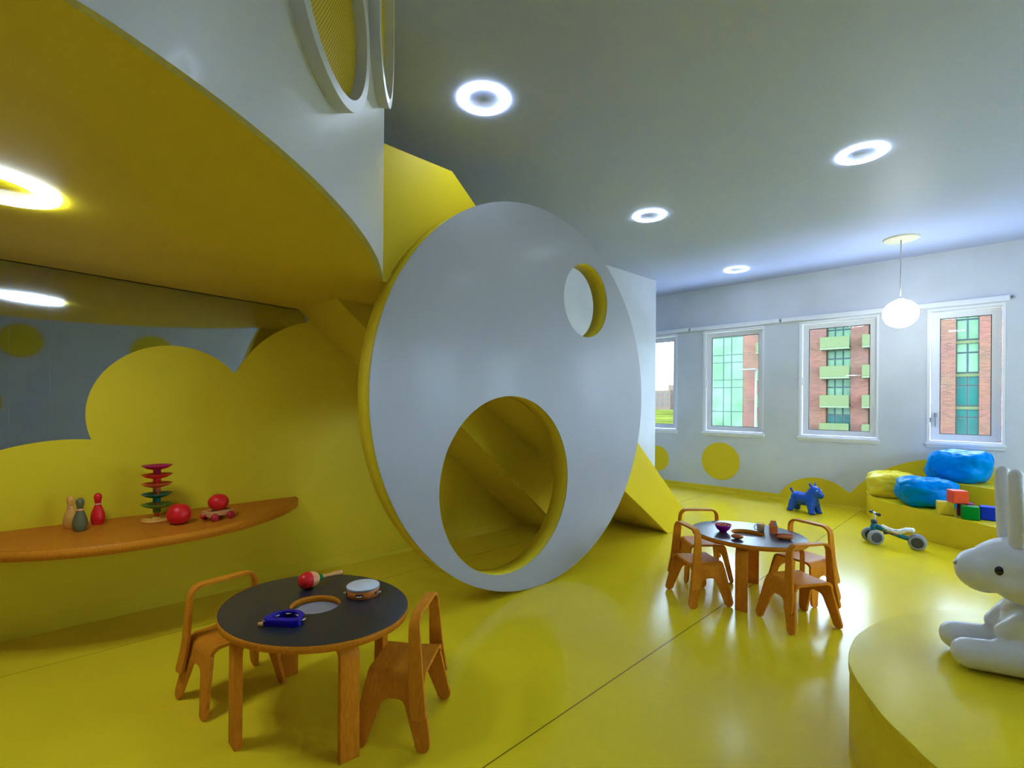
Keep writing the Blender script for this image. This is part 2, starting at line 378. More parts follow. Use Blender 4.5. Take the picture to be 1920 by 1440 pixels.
# windows ---------------------------------------------------------
def rect_ring(a0, b0, a1, b1, w):
    return [[(a0, b0), (a1, b0), (a1, b1), (a0, b1)], [(a0 + w, b0 + w), (a1 - w, b0 + w), (a1 - w, b1 - w), (a0 + w, b1 - w)]]
def window(i, a, b, mtx=None):
    w = thing('window_%d' % i, None, None, ((a + b) / 2, YW, WZ0), kind='structure')
    def P(nm, outl, y0, th, mat): return plate(nm, outl, th, mat, axes((0, YW + y0 + th, 0), (1, 0, 0), (0, 0, 1), (0, -1, 0)), w)
    P('frame', rect_ring(a + 0.002, WZ0 + 0.002, b - 0.002, WZ1 - 0.002, 0.028), -0.006, 0.18, 'frame')
    P('sash', rect_ring(a + 0.04, WZ0 + 0.035, b - 0.04, WZ1 - 0.04, 0.075 if i != 4 else 0.085), 0.075, 0.06, 'frame')
    g = 0.115 if i != 4 else 0.125
    P('gasket', rect_ring(a + g - 0.002, WZ0 + g - 0.007, b - g + 0.002, WZ1 - g + 0.002, 0.010), 0.092, 0.022, 'gasket')
    P('pane', [[(a + g, WZ0 + g - 0.004), (b - g, WZ0 + g - 0.004), (b - g, WZ1 - g), (a + g, WZ1 - g)]], 0.10, 0.006, 'glass')
    box('sill', (0, -0.012, -0.004), (b - a + 0.02, 0.045, 0.030), 'frame', w, bevel=0.004)
    box('apron', (0, -0.005, -0.036), (b - a + 0.0, 0.022, 0.034), 'frame', w, bevel=0.003)
    hw = (b - a) / 2
    if i == 4:
        for z in (0.12, 0.92, 1.62): box('hinge', (hw - 0.045, 0.066, z), (0.022, 0.02, 0.11), 'frame', w, bevel=0.004)
        h = box('handle', (-hw + 0.085, 0.058, 0.30), (0.012, 0.016, 0.17), 'steel', w, bevel=0.004)
        box('handle_base', (-hw + 0.085, 0.066, 0.37), (0.026, 0.02, 0.06), 'steel', w, bevel=0.004)
        box('latch', (-hw + 0.035, 0.06, 0.30), (0.014, 0.02, 0.07), 'steel', w, bevel=0.003)
    else:
        box('hinge', (-hw + 0.045, 0.066, 0.85), (0.018, 0.02, 0.12), 'frame', w, bevel=0.004)
    if mtx: w.location = mtx[0]; w.rotation_euler = (0, 0, mtx[1])
    return w
for i, (a, b) in enumerate(WIN): window(i + 1, a, b)
window(5, 1.3, 2.3)  # added window out of view, brings in more daylight
for i, (a, b) in enumerate(ADDED_RWIN): window(6 + i, a, b, ((XR, (a + b) / 2, WZ0), -PI / 2))  # the added, unseen right wall windows

# blind track over the windows
tr = thing('blind_track', 'long white blind track running along the wall above the window row', 'blind track', (-2.2, YW, 2.8))
for x0, x1 in ((-5.4, -3.83), (-3.80, -2.36), (-2.33, 0.19)):
    box('track_segment', ((x0 + x1) / 2 + 2.2, -0.022, 0.012), (x1 - x0, 0.042, 0.062), 'frame', tr, bevel=0.008)
for x in (-3.815, -2.345, 0.205):
    box('joint_clip', (x + 2.2, -0.018, 0.02), (0.028, 0.026, 0.03), 'steel', tr, bevel=0.003)

# yellow dots and cloud on the window wall
MB = axes((0, YW, 0), (1, 0, 0), (0, 0, 1), (0, -1, 0))
def dot(label, cx, cz, r, mtx=MB, loc=None, group='yellow wall dots'):
    o = plate('wall_dot', [circle(0, 0, r, 64)], 0.008, 'yellow')
    o.matrix_world = mtx @ Matrix.Translation((cx, cz, 0)); tag(o, label, 'wall dot', group); return o
dot('round yellow wall dot alone on the grey wall below the second window', -3.272, 0.518, 0.318)
dot('smaller yellow wall dot half hidden behind the slanting yellow ramp side', -4.44, 0.47, 0.235)
def scallop():
    pts = [(-2.36, 0.0)]
    pts += arc(-1.845, -0.16, 0.555, 150, 46, 20)
    pts += arc(-0.33, -0.50, 1.30, 146, 20, 40)
    pts += [(XR - 0.1, 0.5), (XR - 0.1, 0.0)]
    return [p for p in pts if p[1] >= 0.0]
o = plate('cloud_panel', [scallop()], 0.008, 'yellow', MB); tag(o, 'yellow scalloped cloud panel low on the window wall behind the bean bags', 'cloud panel')

# ================================================================== OUTSIDE
g = box('ground', (-200, 500, -9.5), (2400, 960, 0.6), 'ground'); S(g)
YF = 60.0; Q = YF / 45.0
def fx(x45): return x45 * Q
def fz(z45): return 1.5 + (z45 - 1.5) * Q
bl = thing('apartment_building', 'red brick apartment block with green glass bays and balconies outside the windows', 'building', (-12, YF, -9))
def bpart(nm, x0, x1, z0, z1, y0, y1, mat, parent=bl):
    return box(nm, ((x0 + x1) / 2 + 12, (y0 + y1) / 2 - YF, (z0 + z1) / 2 + 9), (x1 - x0, y1 - y0, z1 - z0), mat, parent)
TOP = 12.0
FZ = [fz(z) for z in (-5.2, -2.98, -0.76, 1.38, 3.60, 5.83, 8.06)]
for x0, x1 in ((-15.30, -13.75), (-10.6, -9.09), (-7.49, -6.39), (-2.9, -1.557), (-0.40, 2.5)):
    bpart('brick_pier', fx(x0), fx(x1), -9, TOP, YF - 0.4, YF + 6, 'brick')
bpart('brick_pier', fx(-4.6), fx(-2.9), -9, TOP, YF + 0.0, YF + 6, 'brick')
def bay(x0, x1, nsub, balcony):
    x0, x1 = fx(x0), fx(x1)
    bpart('bay_core', x0, x1, -9, TOP, YF + 0.28, YF + 6, 'mullion')
    fh = FZ[1] - FZ[0]
    for k, z in enumerate(FZ):
        bpart('floor_band', x0, x1, z - 0.22, z + 0.05, YF - 0.02, YF + 1, 'rail_glass')
        for j in range(nsub):
            a = x0 + (x1 - x0) * j / nsub; b = x0 + (x1 - x0) * (j + 1) / nsub
            for q, (f0, f1) in enumerate(((0.05, 0.62), (0.66, 0.92))):
                dark = (k < 3 and q == 0) or (nsub == 2 and k < 4)
                wn = bpart('window_frame', a + 0.02, b - 0.02, z + fh * f0, z + fh * f1 + 0.06, YF + 0.10, YF + 0.3, 'mullion')
                p = bpart('pane', a + 0.09, b - 0.09, z + fh * f0 + 0.07, z + fh * f1, YF + 0.06, YF + 0.12, 'ext_glass_dark' if dark else 'ext_glass', None)
                p.parent = wn; p.location = (0, 0, 0); p.data.transform(Matrix.Translation((0, 0, 0)))
        if balcony:
            bo = bpart('balcony', x0 - 0.35, x1 + 0.05, z - 0.18, z, YF - 1.5, YF, 'concrete')
            for (u0, u1, v0, v1) in ((x0 - 0.35, x1 + 0.05, YF - 1.5, YF - 1.45), (x0 - 0.35, x0 - 0.30, YF - 1.45, YF)):
                r = bpart('railing', u0, u1, z + 0.02, z + 1.10, v0, v1, 'rail_glass', None); r.parent = bo
bay(-13.75, -10.6, 4, True)
bay(-9.09, -7.49, 3, True)
bay(-6.39, -4.6, 3, True)
bay(-1.557, -0.40, 2, False)
# glass curtain wall corner of the same block
for k, z in enumerate(FZ):
    fh = FZ[1] - FZ[0]
    for j, (x0, x1) in enumerate(((-19.6, -18.2), (-18.2, -17.0), (-17.0, -16.3), (-16.3, -15.3))):
        for q, (f0, f1) in enumerate(((0.0, 0.68), (0.70, 0.985))):
            bpart('curtain_pane', fx(x0) + 0.06, fx(x1) - 0.06, z + fh * f0 + 0.05, z + fh * f1, YF - 0.3, YF - 0.2, 'ext_glass_dark' if k < 2 else 'ext_glass')
bpart('curtain_frame', fx(-19.6), fx(-15.3), -9, TOP, YF - 0.22, YF + 6, 'mullion')
lp = thing('street_lamp', 'pale street lamp standing before the brick block', 'street lamp', (-14.35 * 0.9, 40.5, -9))
tube('pole', [(0, 0, 0), (0, 0, 13.2)], [0.14, 0.08], 'pole', lp, seg=8)
box('lamp_head', (-0.6, 0, 13.2), (1.3, 0.3, 0.12), 'pole', lp)
fb = thing('far_building', 'low pale far building with rows of windows beyond the green field', 'building', (-232, 430, -4.5))
box('block', (0, 0, 9), (46, 12, 18), 'ext_pale', fb); box('block', (34, 4, 11.5), (30, 12, 23), 'ext_pale', fb)
for r_ in range(3):
    for c_ in range(9):
        box('window', (-20 + c_ * 5, -6.05, 5.2 + r_ * 4.6), (2.0, 0.3, 2.4), 'ext_window', fb)

# ================================================================== LEFT WALL
ML = axes((-4.369, 0, 0), DE, (0, 0, 1), DN)
for y0, y1, lab in ((YB + 0.05, 0.0125, 'brushed steel mirror sheet at the far left above the shelf'), (0.0132, 0.1975, 'narrow brushed steel mirror strip under the ring light reflection'), (0.1982, 1.80, 'wide brushed steel mirror sheet behind the yellow cloud wall')):
    o = plate('mirror_panel', [[(y0, 0.3), (y1, 0.3), (y1, 2.44), (y0, 2.44)]], 0.004, 'mirror', ML); tag(o, lab, 'mirror', 'steel mirror sheets on the left wall')
cl = [(YB + 0.02, 0.0), (YB + 0.02, 1.1)]
cl += arc(-1.9, 0.75, 0.9, 165, 30, 24) + arc(-0.75, 0.85, 0.55, 160, 38, 24)
a0 = math.degrees(math.atan2(1.19 - 0.2, -0.318 - 0.30))
cl += arc(0.30, 0.20, 1.034, 138, 83.9, 24)
cl += arc(0.87, 1.40, 0.497, 200, 39.5, 40)
cl += arc(2.05, 1.35, 0.862, 154.5, 106, 20)
cl += [(1.845, 2.23), (4.47, 0.0)]
o = plate('cloud_wall_panel', [cl], 0.012, 'yellow', ML, z0=0.005); tag(o, 'large yellow cloud shaped wall panel behind the orange shelf', 'wall panel')
# orange shelf: a flat bow against the wall
sh = thing('wall_shelf', 'orange bow shaped wall shelf holding the toys', 'shelf', (wl(0.4) + 0.05, 0.4, 0.62))
def shelf_outline():
    pts = [(1.735, 0.018)]
    ctrl = [(1.72, 0.12), (1.60, 0.30), (1.45, 0.46), (1.20, 0.645), (0.95, 0.745), (0.70, 0.78), (0.40, 0.76), (0.10, 0.63), (-0.15, 0.40), (-0.35, 0.10), (-0.38, 0.018)]
    n = len(ctrl)
    for i in range(n - 1):
        p0 = ctrl[max(i - 1, 0)]; p1 = ctrl[i]; p2 = ctrl[i + 1]; p3 = ctrl[min(i + 2, n - 1)]
        for j in range(8):
            t = j / 8
            f = lambda a, b, c, d: 0.5 * (2 * b + (c - a) * t + (2 * a - 5 * b + 4 * c - d) * t * t + (3 * b - a - 3 * c + d) * t ** 3)
            pts.append((f(p0[0], p1[0], p2[0], p3[0]), f(p0[1], p1[1], p2[1], p3[1])))
    pts.append(ctrl[-1]); return pts
MS = axes((-4.369, 0, 0.62), DE, DN, (0, 0, 1))
plate('board', [shelf_outline()], 0.058, 'ply_edge', MS, sh)
plate('top_laminate', [shelf_outline()], 0.003, 'shelf', MS, sh, z0=0.058)
SHZ = 0.681

# ================================================================== LOFT
lo = thing('play_loft', 'curving loft with yellow underside, white front and round netted portholes', 'loft', (-3.0, 0.0, 2.3))
KB = [(-3.2, -3.5), (-2.3, -2.95), (-1.70, -2.25), (-1.38, -1.5), (-1.28, -0.8), (-1.31, -0.25),
      (-1.399, 0.101), (-1.456, 0.246), (-1.524, 0.384), (-1.601, 0.518), (-1.686, 0.647), (-1.778, 0.772), (-1.876, 0.892), (-1.979, 1.008), (-2.086, 1.120), (-2.197, 1.227), (-2.313, 1.330), (-2.432, 1.429), (-2.555, 1.522), (-2.682, 1.611), (-2.835, 1.707)]
# the white front leans out towards the ceiling near its tip
LEAN = []
for i in range(len(KB)):
    e_ = max(0.0, (i - 11) / (len(KB) - 12)); e_ = e_ * e_ * (3 - 2 * e_)
    LEAN.append((0.71 * e_, -0.425 * e_))
def soff_z(y): return 2.355 - 0.043 * y
def spline(P, n=10):
    out = []
    for i in range(len(P) - 1):
        p0 = P[max(i - 1, 0)]; p1 = P[i]; p2 = P[i + 1]; p3 = P[min(i + 2, len(P) - 1)]
        for j in range(n):
            t = j / n
            out.append(tuple(0.5 * (2 * b + (c - a) * t + (2 * a - 5 * b + 4 * c - d) * t * t + (3 * b - a - 3 * c + d) * t ** 3) for a, b, c, d in zip(p0, p1, p2, p3)))
    out.append(P[-1]); return out
KS = spline(KB, 6); LS = spline(LEAN, 6)
cum = [0.0]
for i in range(1, len(KS)): cum.append(cum[-1] + math.hypot(KS[i][0] - KS[i - 1][0], KS[i][1] - KS[i - 1][1]))
s_zero = cum[6 * 6]                     # arc length measured from (-1.397, 0.102)
def surf(s, z, off=0.0):
    s = max(0, min(cum[-1], s + s_zero)); i = 0
    while i < len(cum) - 2 and cum[i + 1] < s: i += 1
    t = (s - cum[i]) / max(1e-9, cum[i + 1] - cum[i])
    kx = KS[i][0] + (KS[i + 1][0] - KS[i][0]) * t; ky = KS[i][1] + (KS[i + 1][1] - KS[i][1]) * t
    lx = LS[i][0] + (LS[i + 1][0] - LS[i][0]) * t; ly = LS[i][1] + (LS[i + 1][1] - LS[i][1]) * t
    j0, j1 = max(0, i - 2), min(len(KS) - 1, i + 3)
    tx, ty = KS[j1][0] - KS[j0][0], KS[j1][1] - KS[j0][1]; l = math.hypot(tx, ty); nx, ny = ty / l, -tx / l
    zb = soff_z(ky); h = (z - zb) / (CEIL - zb)
    return Vector((kx + lx * h + nx * off, ky + ly * h + ny * off, z))
LI = inv(lo)
def fascia_mesh(off0, off1):
    V = []; Fc = []; rows = 8; n = len(KS)
    for layer, off in enumerate((off0, off1)):
        for i in range(n):
            for j in range(rows + 1):
                zb = soff_z(KS[i][1]); V.append(LI @ surf(cum[i] - s_zero, zb + (CEIL - zb) * j / rows, off))
    m = rows + 1; B = n * m
    for i in range(n - 1):
        for j in range(rows):
            a = i * m + j
            Fc.append((a, a + m, a + m + 1, a + 1)); Fc.append((B + a, B + a + 1, B + a + m + 1, B + a + m))
        Fc.append((i * m, B + i * m, B + (i + 1) * m, (i + 1) * m)); Fc.append((i * m + rows, (i + 1) * m + rows, B + (i + 1) * m + rows, B + i * m + rows))
    e = (n - 1) * m
    for j in range(rows):
        Fc.append((e + j, B + e + j, B + e + j + 1, e + j + 1)); Fc.append((j, j + 1, B + j + 1, B + j))
    me = mesh('fascia', V, Fc); bm = bmesh.new(); bm.from_mesh(me); bmesh.ops.recalc_face_normals(bm, faces=bm.faces); bm.to_mesh(me); bm.free(); return me
fa = link('fascia', fascia_mesh(0.0, -0.028), 'fascia', lo, True)
fa.data.set_sharp_from_angle(angle=math.radians(40))
# soffit polygon, slightly inclined
sp = [(wl(YB + 0.02) + 0.02, YB + 0.02), (-3.2, YB + 0.02)] + [tuple(surf(cum[i] - s_zero, soff_z(KS[i][1]), -0.003)[:2]) for i in range(1, len(KS))] + [(-2.815, 2.03), (-3.545, 2.03), (-3.565, 1.75), (wl(1.75) + 0.02, 1.75)]
bm = bmesh.new(); vb = [bm.verts.new(LI @ Vector((x, y, soff_z(y)))) for x, y in sp]; f0 = bm.faces.new(vb)
ex = bmesh.ops.extrude_face_region(bm, geom=[f0]); bmesh.ops.translate(bm, vec=(0, 0, 0.06), verts=[v for v in ex['geom'] if isinstance(v, bmesh.types.BMVert)])
bmesh.ops.triangulate(bm, faces=[f for f in bm.faces if len(f.verts) > 4])
link('soffit', bm_mesh('soffit', bm), 'soffit', lo)
def porthole(s0, z0, ri, ro, p):
    V = []; Fc = []; seg = 72; prof = [(ro, -0.01), (ro, p), (ri, p), (ri, -0.02)]
    for i in range(seg):
        a = 2 * PI * i / seg
        for r, off in prof: V.append(LI @ surf(s0 + r * math.cos(a), z0 + r * math.sin(a), off))
    for i in range(seg):
        for k in range(3):
            a = i * 4 + k; b = ((i + 1) % seg) * 4 + k; Fc.append((a, b, b + 1, a + 1))
    me = mesh('porthole', V, Fc); bm = bmesh.new(); bm.from_mesh(me); bmesh.ops.recalc_face_normals(bm, faces=bm.faces); bm.to_mesh(me); bm.free()
    po = link('porthole', me, 'fascia', lo, True); po.data.set_sharp_from_angle(angle=math.radians(35))
    V = [LI @ surf(s0, z0, 0.006)]; Fc = []; rings = 6
    for q in range(1, rings + 1):
        for i in range(seg):
            a = 2 * PI * i / seg; r = ri * q / rings; V.append(LI @ surf(s0 + r * math.cos(a), z0 + r * math.sin(a), 0.006))
    for i in range(seg): Fc.append((0, 1 + i, 1 + (i + 1) % seg))
    for q in range(rings - 1):
        for i in range(seg):
            a = 1 + q * seg + i; b = 1 + q * seg + (i + 1) % seg; Fc.append((a, b, b + seg, a + seg))
    me = mesh('net', V, Fc); bm = bmesh.new(); bm.from_mesh(me); bmesh.ops.recalc_face_normals(bm, faces=bm.faces); bm.to_mesh(me); bm.free(); uv = me.uv_layers.new(name='uv')
    rc = [(0.0, 0.0)] + [(ri * q / rings * math.cos(2 * PI * i / seg), ri * q / rings * math.sin(2 * PI * i / seg)) for q in range(1, rings + 1) for i in range(seg)]
    for lp_ in me.loops: uv.data[lp_.index].uv = rc[lp_.vertex_index]
    link('net', me, 'net', po, True)
porthole(0.92, 3.00, 0.285, 0.33, 0.055)
porthole(1.72, 3.22, 0.235, 0.27, 0.05)

# ================================================================== RAMP behind the disc
ra = thing('climbing_ramp', 'yellow sloping ramp with angular side panel coming down behind the white disc', 'ramp', (-3.2, 3.5, 0))
RI = inv(ra)
def prism(name, quad, th, mat, parent):
    q = [Vector(p) for p in quad]; n = (q[1] - q[0]).cross(q[3] - q[0]).normalized() * th
    V = [RI @ p for p in q] + [RI @ (p + n) for p in q]
    Fc = [(0, 1, 2, 3), (7, 6, 5, 4)] + [(i, i + 4, (i + 1) % 4 + 4, (i + 1) % 4) for i in range(4)]
    me = mesh(name, V, Fc); bm = bmesh.new(); bm.from_mesh(me); bmesh.ops.recalc_face_normals(bm, faces=bm.faces); bm.to_mesh(me); bm.free()
    return link(name, me, mat, parent)
zt = soff_z(1.75)
prism('steep_underside', [(wl(1.75) + 0.005, 1.75, zt), (wl(4.42) + 0.005, 4.42, 0), (-3.40, 4.42, 0), (-3.565, 1.75, zt)], -0.04, 'yellow', ra)
zt2 = soff_z(2.03)
prism('long_underside', [(-3.545, 2.03, zt2), (-3.385, 5.38, 0), (-2.63, 5.33, 0), (-2.85, 2.03, zt2)], -0.04, 'yellow', ra)
MD = axes((-3.675, 0, 0), DE, (0, 0, 1), DN)
plate('divider_panel', [[(1.76, 2.28), (4.42, 0.0), (5.38, 0.0), (2.04, 2.30)]], 0.03, 'yellow', MD, ra, z0=-0.03)
MP = axes((-2.63 - 5.33 * K, 0, 0), DE, (0, 0, 1), DN)
plate('side_panel', [[(1.70, 2.285), (2.03, 2.265), (5.32, 0.0), (5.67, 0.0), (5.69, 0.215), (2.275, 3.19), (1.70, 3.20)]], 0.04, 'yellow', MP, ra, z0=-0.04, bevel=0.004)

# ================================================================== BIG DISC
A37 = math.atan(K)
dp = Vector((-2.645, 2.686, 0))
di = thing('disc_wall', 'tall white disc standing on edge with two round holes and yellow rim', 'disc wall', (dp + DE * 0.34))
HO = [circle(0.34, 1.542, 1.479, 160, 1.54), circle(0.035, 0.863, 0.66, 96, 0.684), circle(0.935, 2.414, 0.303, 64, 0.328)]
MDi = axes(dp, DE, (0, 0, 1), DN)
plate('body', HO, 0.160, 'yellow', MDi, di, z0=-0.165)
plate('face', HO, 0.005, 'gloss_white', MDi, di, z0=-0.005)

# ================================================================== LAMPS
def ring_light(label, x, y, z, ri=0.11, ro=0.17, centre='ceiling', tilt=0.0, glow='ring_glow'):
    t = thing('ring_light', label, 'ceiling light', (x, y, z), group='recessed ring lights')
    rot = Matrix.Rotation(tilt, 4, 'X')
    lathe('glow_ring', [(ro, 0.0), (ro - 0.002, -0.010), (ri, -0.006), (ri, 0.0)], glow, t, seg=40, mtx=rot)
    lathe('centre_plate', [(0.0, -0.004), (ri - 0.002, -0.004), (ri - 0.002, 0.0)], centre, t, seg=48, mtx=rot)
    return t
ring_light('ring light on the ceiling nearest to the white loft front', -2.40, 2.19, CEIL)
ring_light('ring light on the ceiling above the right side of the big disc', -2.60, 4.77, CEIL)
ring_light('large looking ring light at the right of the ceiling', -0.73, 4.74, CEIL)
ring_light('farthest and smallest ring light near the window wall ceiling edge', -2.70, 7.57, CEIL)
ring_light('ring light in the yellow loft underside above the shelf', -2.875, -0.05, soff_z(-0.05), 0.135, 0.213, 'soffit', -0.043, 'soffit_glow')
for x, y, lab in ((-0.60, 2.15, 'added unseen ring light on the ceiling left of the round platform'), (-0.6, -0.5, 'added unseen ring light on the ceiling behind the photographer beside the loft'), (1.2, 2.15, 'added unseen ring light on the ceiling above the round platform'), (1.2, 4.74, 'added unseen ring light on the ceiling nearest the added right wall windows'), (1.2, -0.5, 'added unseen ring light on the ceiling in the rear corner behind the photographer')):
    ring_light(lab, x, y, CEIL)  # extra ring lights added out of view to brighten the room
pe = thing('pendant_lamp', 'glowing white globe lamp hanging on a thin cord near the windows', 'pendant lamp', (-0.756, 7.478, CEIL))
lathe('canopy', [(0, -0.022), (0.165, -0.022), (0.178, -0.012), (0.180, 0.0)], 'cream', pe)
tube('cord', [(0, 0, -0.02), (0, 0, -0.74)], 0.006, 'steel', pe, seg=8)
lathe('cap', [(0, -0.715), (0.03, -0.72), (0.035, -0.75), (0, -0.755)], 'frame', pe)
lathe('globe', [(0.178 * math.sin(PI * i / 24), -0.905 + 0.168 * math.cos(PI * i / 24)) for i in range(25)], 'globe_glow', pe, seg=48)

# ================================================================== RIGHT WALL dots (seen in the steel)
MR = axes((XR, 0, 0), (0, 1, 0), (0, 0, 1), (-1, 0, 0))
for y, z, r, lab in ((-0.82, 2.52, 0.30, 'yellow dot high on the wall behind the photographer'), (1.05, 2.40, 0.37, 'largest yellow dot on the wall behind the photographer'), (-1.36, 1.43, 0.32, 'lower yellow dot on the wall behind the photographer')):
    dot(lab, y, z, r, MR)

# ================================================================== PLATFORMS
def platform_mesh(outl, h, bev=0.018):
    me = plate_mesh('platform', [outl], h); return me
fp = thing('front_platform', 'low round glossy yellow platform carrying the white rabbit', 'platform', (0.55, 2.9, 0))
po_ = [(-0.066, 3.734), (-0.235, 3.551), (-0.365, 3.307), (-0.444, 3.003), (-0.455, 2.801), (-0.436, 2.623), (-0.393, 2.492), (-0.324, 2.35), (-0.258, 2.233), (-0.18, 2.136), (-0.11, 2.053), (0.1, 1.90), (0.4, 1.80), (0.8, 1.82), (1.2, 2.05), (1.5, 2.45), (1.6, 2.95), (1.45, 3.5), (1.1, 3.9), (0.6, 4.05), (0.2, 3.95)]
po_ = spline(po_ + [po_[0]], 6)[:-1]
def slab(nm, outl, z0, z1, mat, parent, off, bev=0.02):
    o = plate(nm, [[(x - off[0], y - off[1]) for x, y in outl]], z1 - z0, mat, None, None, z0=z0)
    o.parent = parent; soft(o, bev, 3, 50)
    return o
slab('base', po_, 0.0, 0.345, 'platform', fp, (0.55, 2.9), 0.01)
slab('cushion_top', [(0.55 + (x - 0.55) * 1.004, 2.9 + (y - 2.9) * 1.004) for x, y in po_], 0.325, 0.36, 'platform', fp, (0.55, 2.9), 0.014)
rp = thing('stepped_platform', 'two tier curved yellow platform under the rear right window', 'platform', (0.6, 7.6, 0))
lowt = spline([(-1.21, 8.48), (-1.17, 8.1), (-1.05, 7.72), (-0.88, 7.47), (-0.66, 7.28), (-0.40, 7.05), (-0.14, 6.85), (0.063, 6.68), (0.4, 6.5), (1.0, 6.35), (2.0, 6.4)], 6) + [(2.0, 8.48)]
slab('lower_tier', lowt, 0.0, 0.32, 'platform', rp, (0.6, 7.6), 0.02)
upt = spline([(-0.60, 8.48), (-0.52, 8.22), (-0.40, 8.00), (-0.215, 7.80), (-0.09, 7.70), (0.05, 7.60), (0.4, 7.45), (1.0, 7.35), (2.0, 7.35)], 6) + [(2.0, 8.48)]
slab('upper_tier', upt, 0.322, 0.575, 'platform', rp, (0.6, 7.6), 0.02)

# ================================================================== TABLES
def table(name, label, cx, cy, rx, ry, ang, h, legdirs):
    t = thing(name, label, 'table', (cx, cy, 0), math.radians(ang), 'round play tables')
    hole = circle(0, 0, 0.118, 48, 0.108)
    core = plate('top', [circle(0, 0, rx, 96, ry), hole], 0.030, 'ply_edge'); core.parent = t; core.location = (0, 0, h - 0.032)
    la = plate('laminate', [circle(0, 0, rx - 0.003, 96, ry - 0.003), circle(0, 0, 0.121, 48, 0.111)], 0.002, 'laminate'); la.parent = t; la.location = (0, 0, h - 0.002)
    tr_ = plate('tray', [circle(0, 0, 0.150, 48, 0.140)], 0.006, 'tray'); tr_.parent = t; tr_.location = (0, 0, h - 0.040)
    for (dx, dy, r) in legdirs:
        a = math.atan2(dy, dx) - math.radians(ang)
        # bent leg: profile in radial (u) and z, thickness 0.034
        outer = [(r, 0.0)] + [(r, h - 0.034 - 0.07)] + [(r - 0.07 + 0.07 * math.cos(q), h - 0.034 - 0.07 + 0.07 * math.sin(q)) for q in [PI / 2 * k / 8 for k in range(1, 9)]] + [(r - 0.19, h - 0.034)]
        inner = [(r - 0.19, h - 0.066)] + [(r - 0.066 + 0.034 * math.cos(q), h - 0.10 + 0.034 * math.sin(q)) for q in [PI / 2 * k / 6 for k in range(6, -1, -1)]] + [(r - 0.032, 0.0)]
        me = plate_mesh('leg', [outer + inner], 0.082, -0.041)
        me.transform(axes((0, 0, 0), (math.cos(a), math.sin(a), 0), (0, 0, 1), (math.sin(a), -math.cos(a), 0)))
        soft(link('leg', me, 'wood', t), 0.004)
    return t
T1Z, T2Z = 0.515, 0.492
T1 = (-2.335, 1.05); T2 = (-1.342, 4.04)
table('play_table', 'oval black topped play table with musical toys in the foreground', T1[0], T1[1], 0.475, 0.392, 14.3, T1Z,
      [(-0.01, -1, 0.365), (1, -0.10, 0.435), (-1, 0.09, 0.415), (0.01, 1, 0.375)])
table('play_table', 'round grey topped play table with toy food near the windows', T2[0], T2[1], 0.413, 0.370, 0, T2Z,
      [(0.21, -1, 0.345), (-0.18, 1, 0.345), (1, 0.25, 0.385), (-1, -0.25, 0.385)])

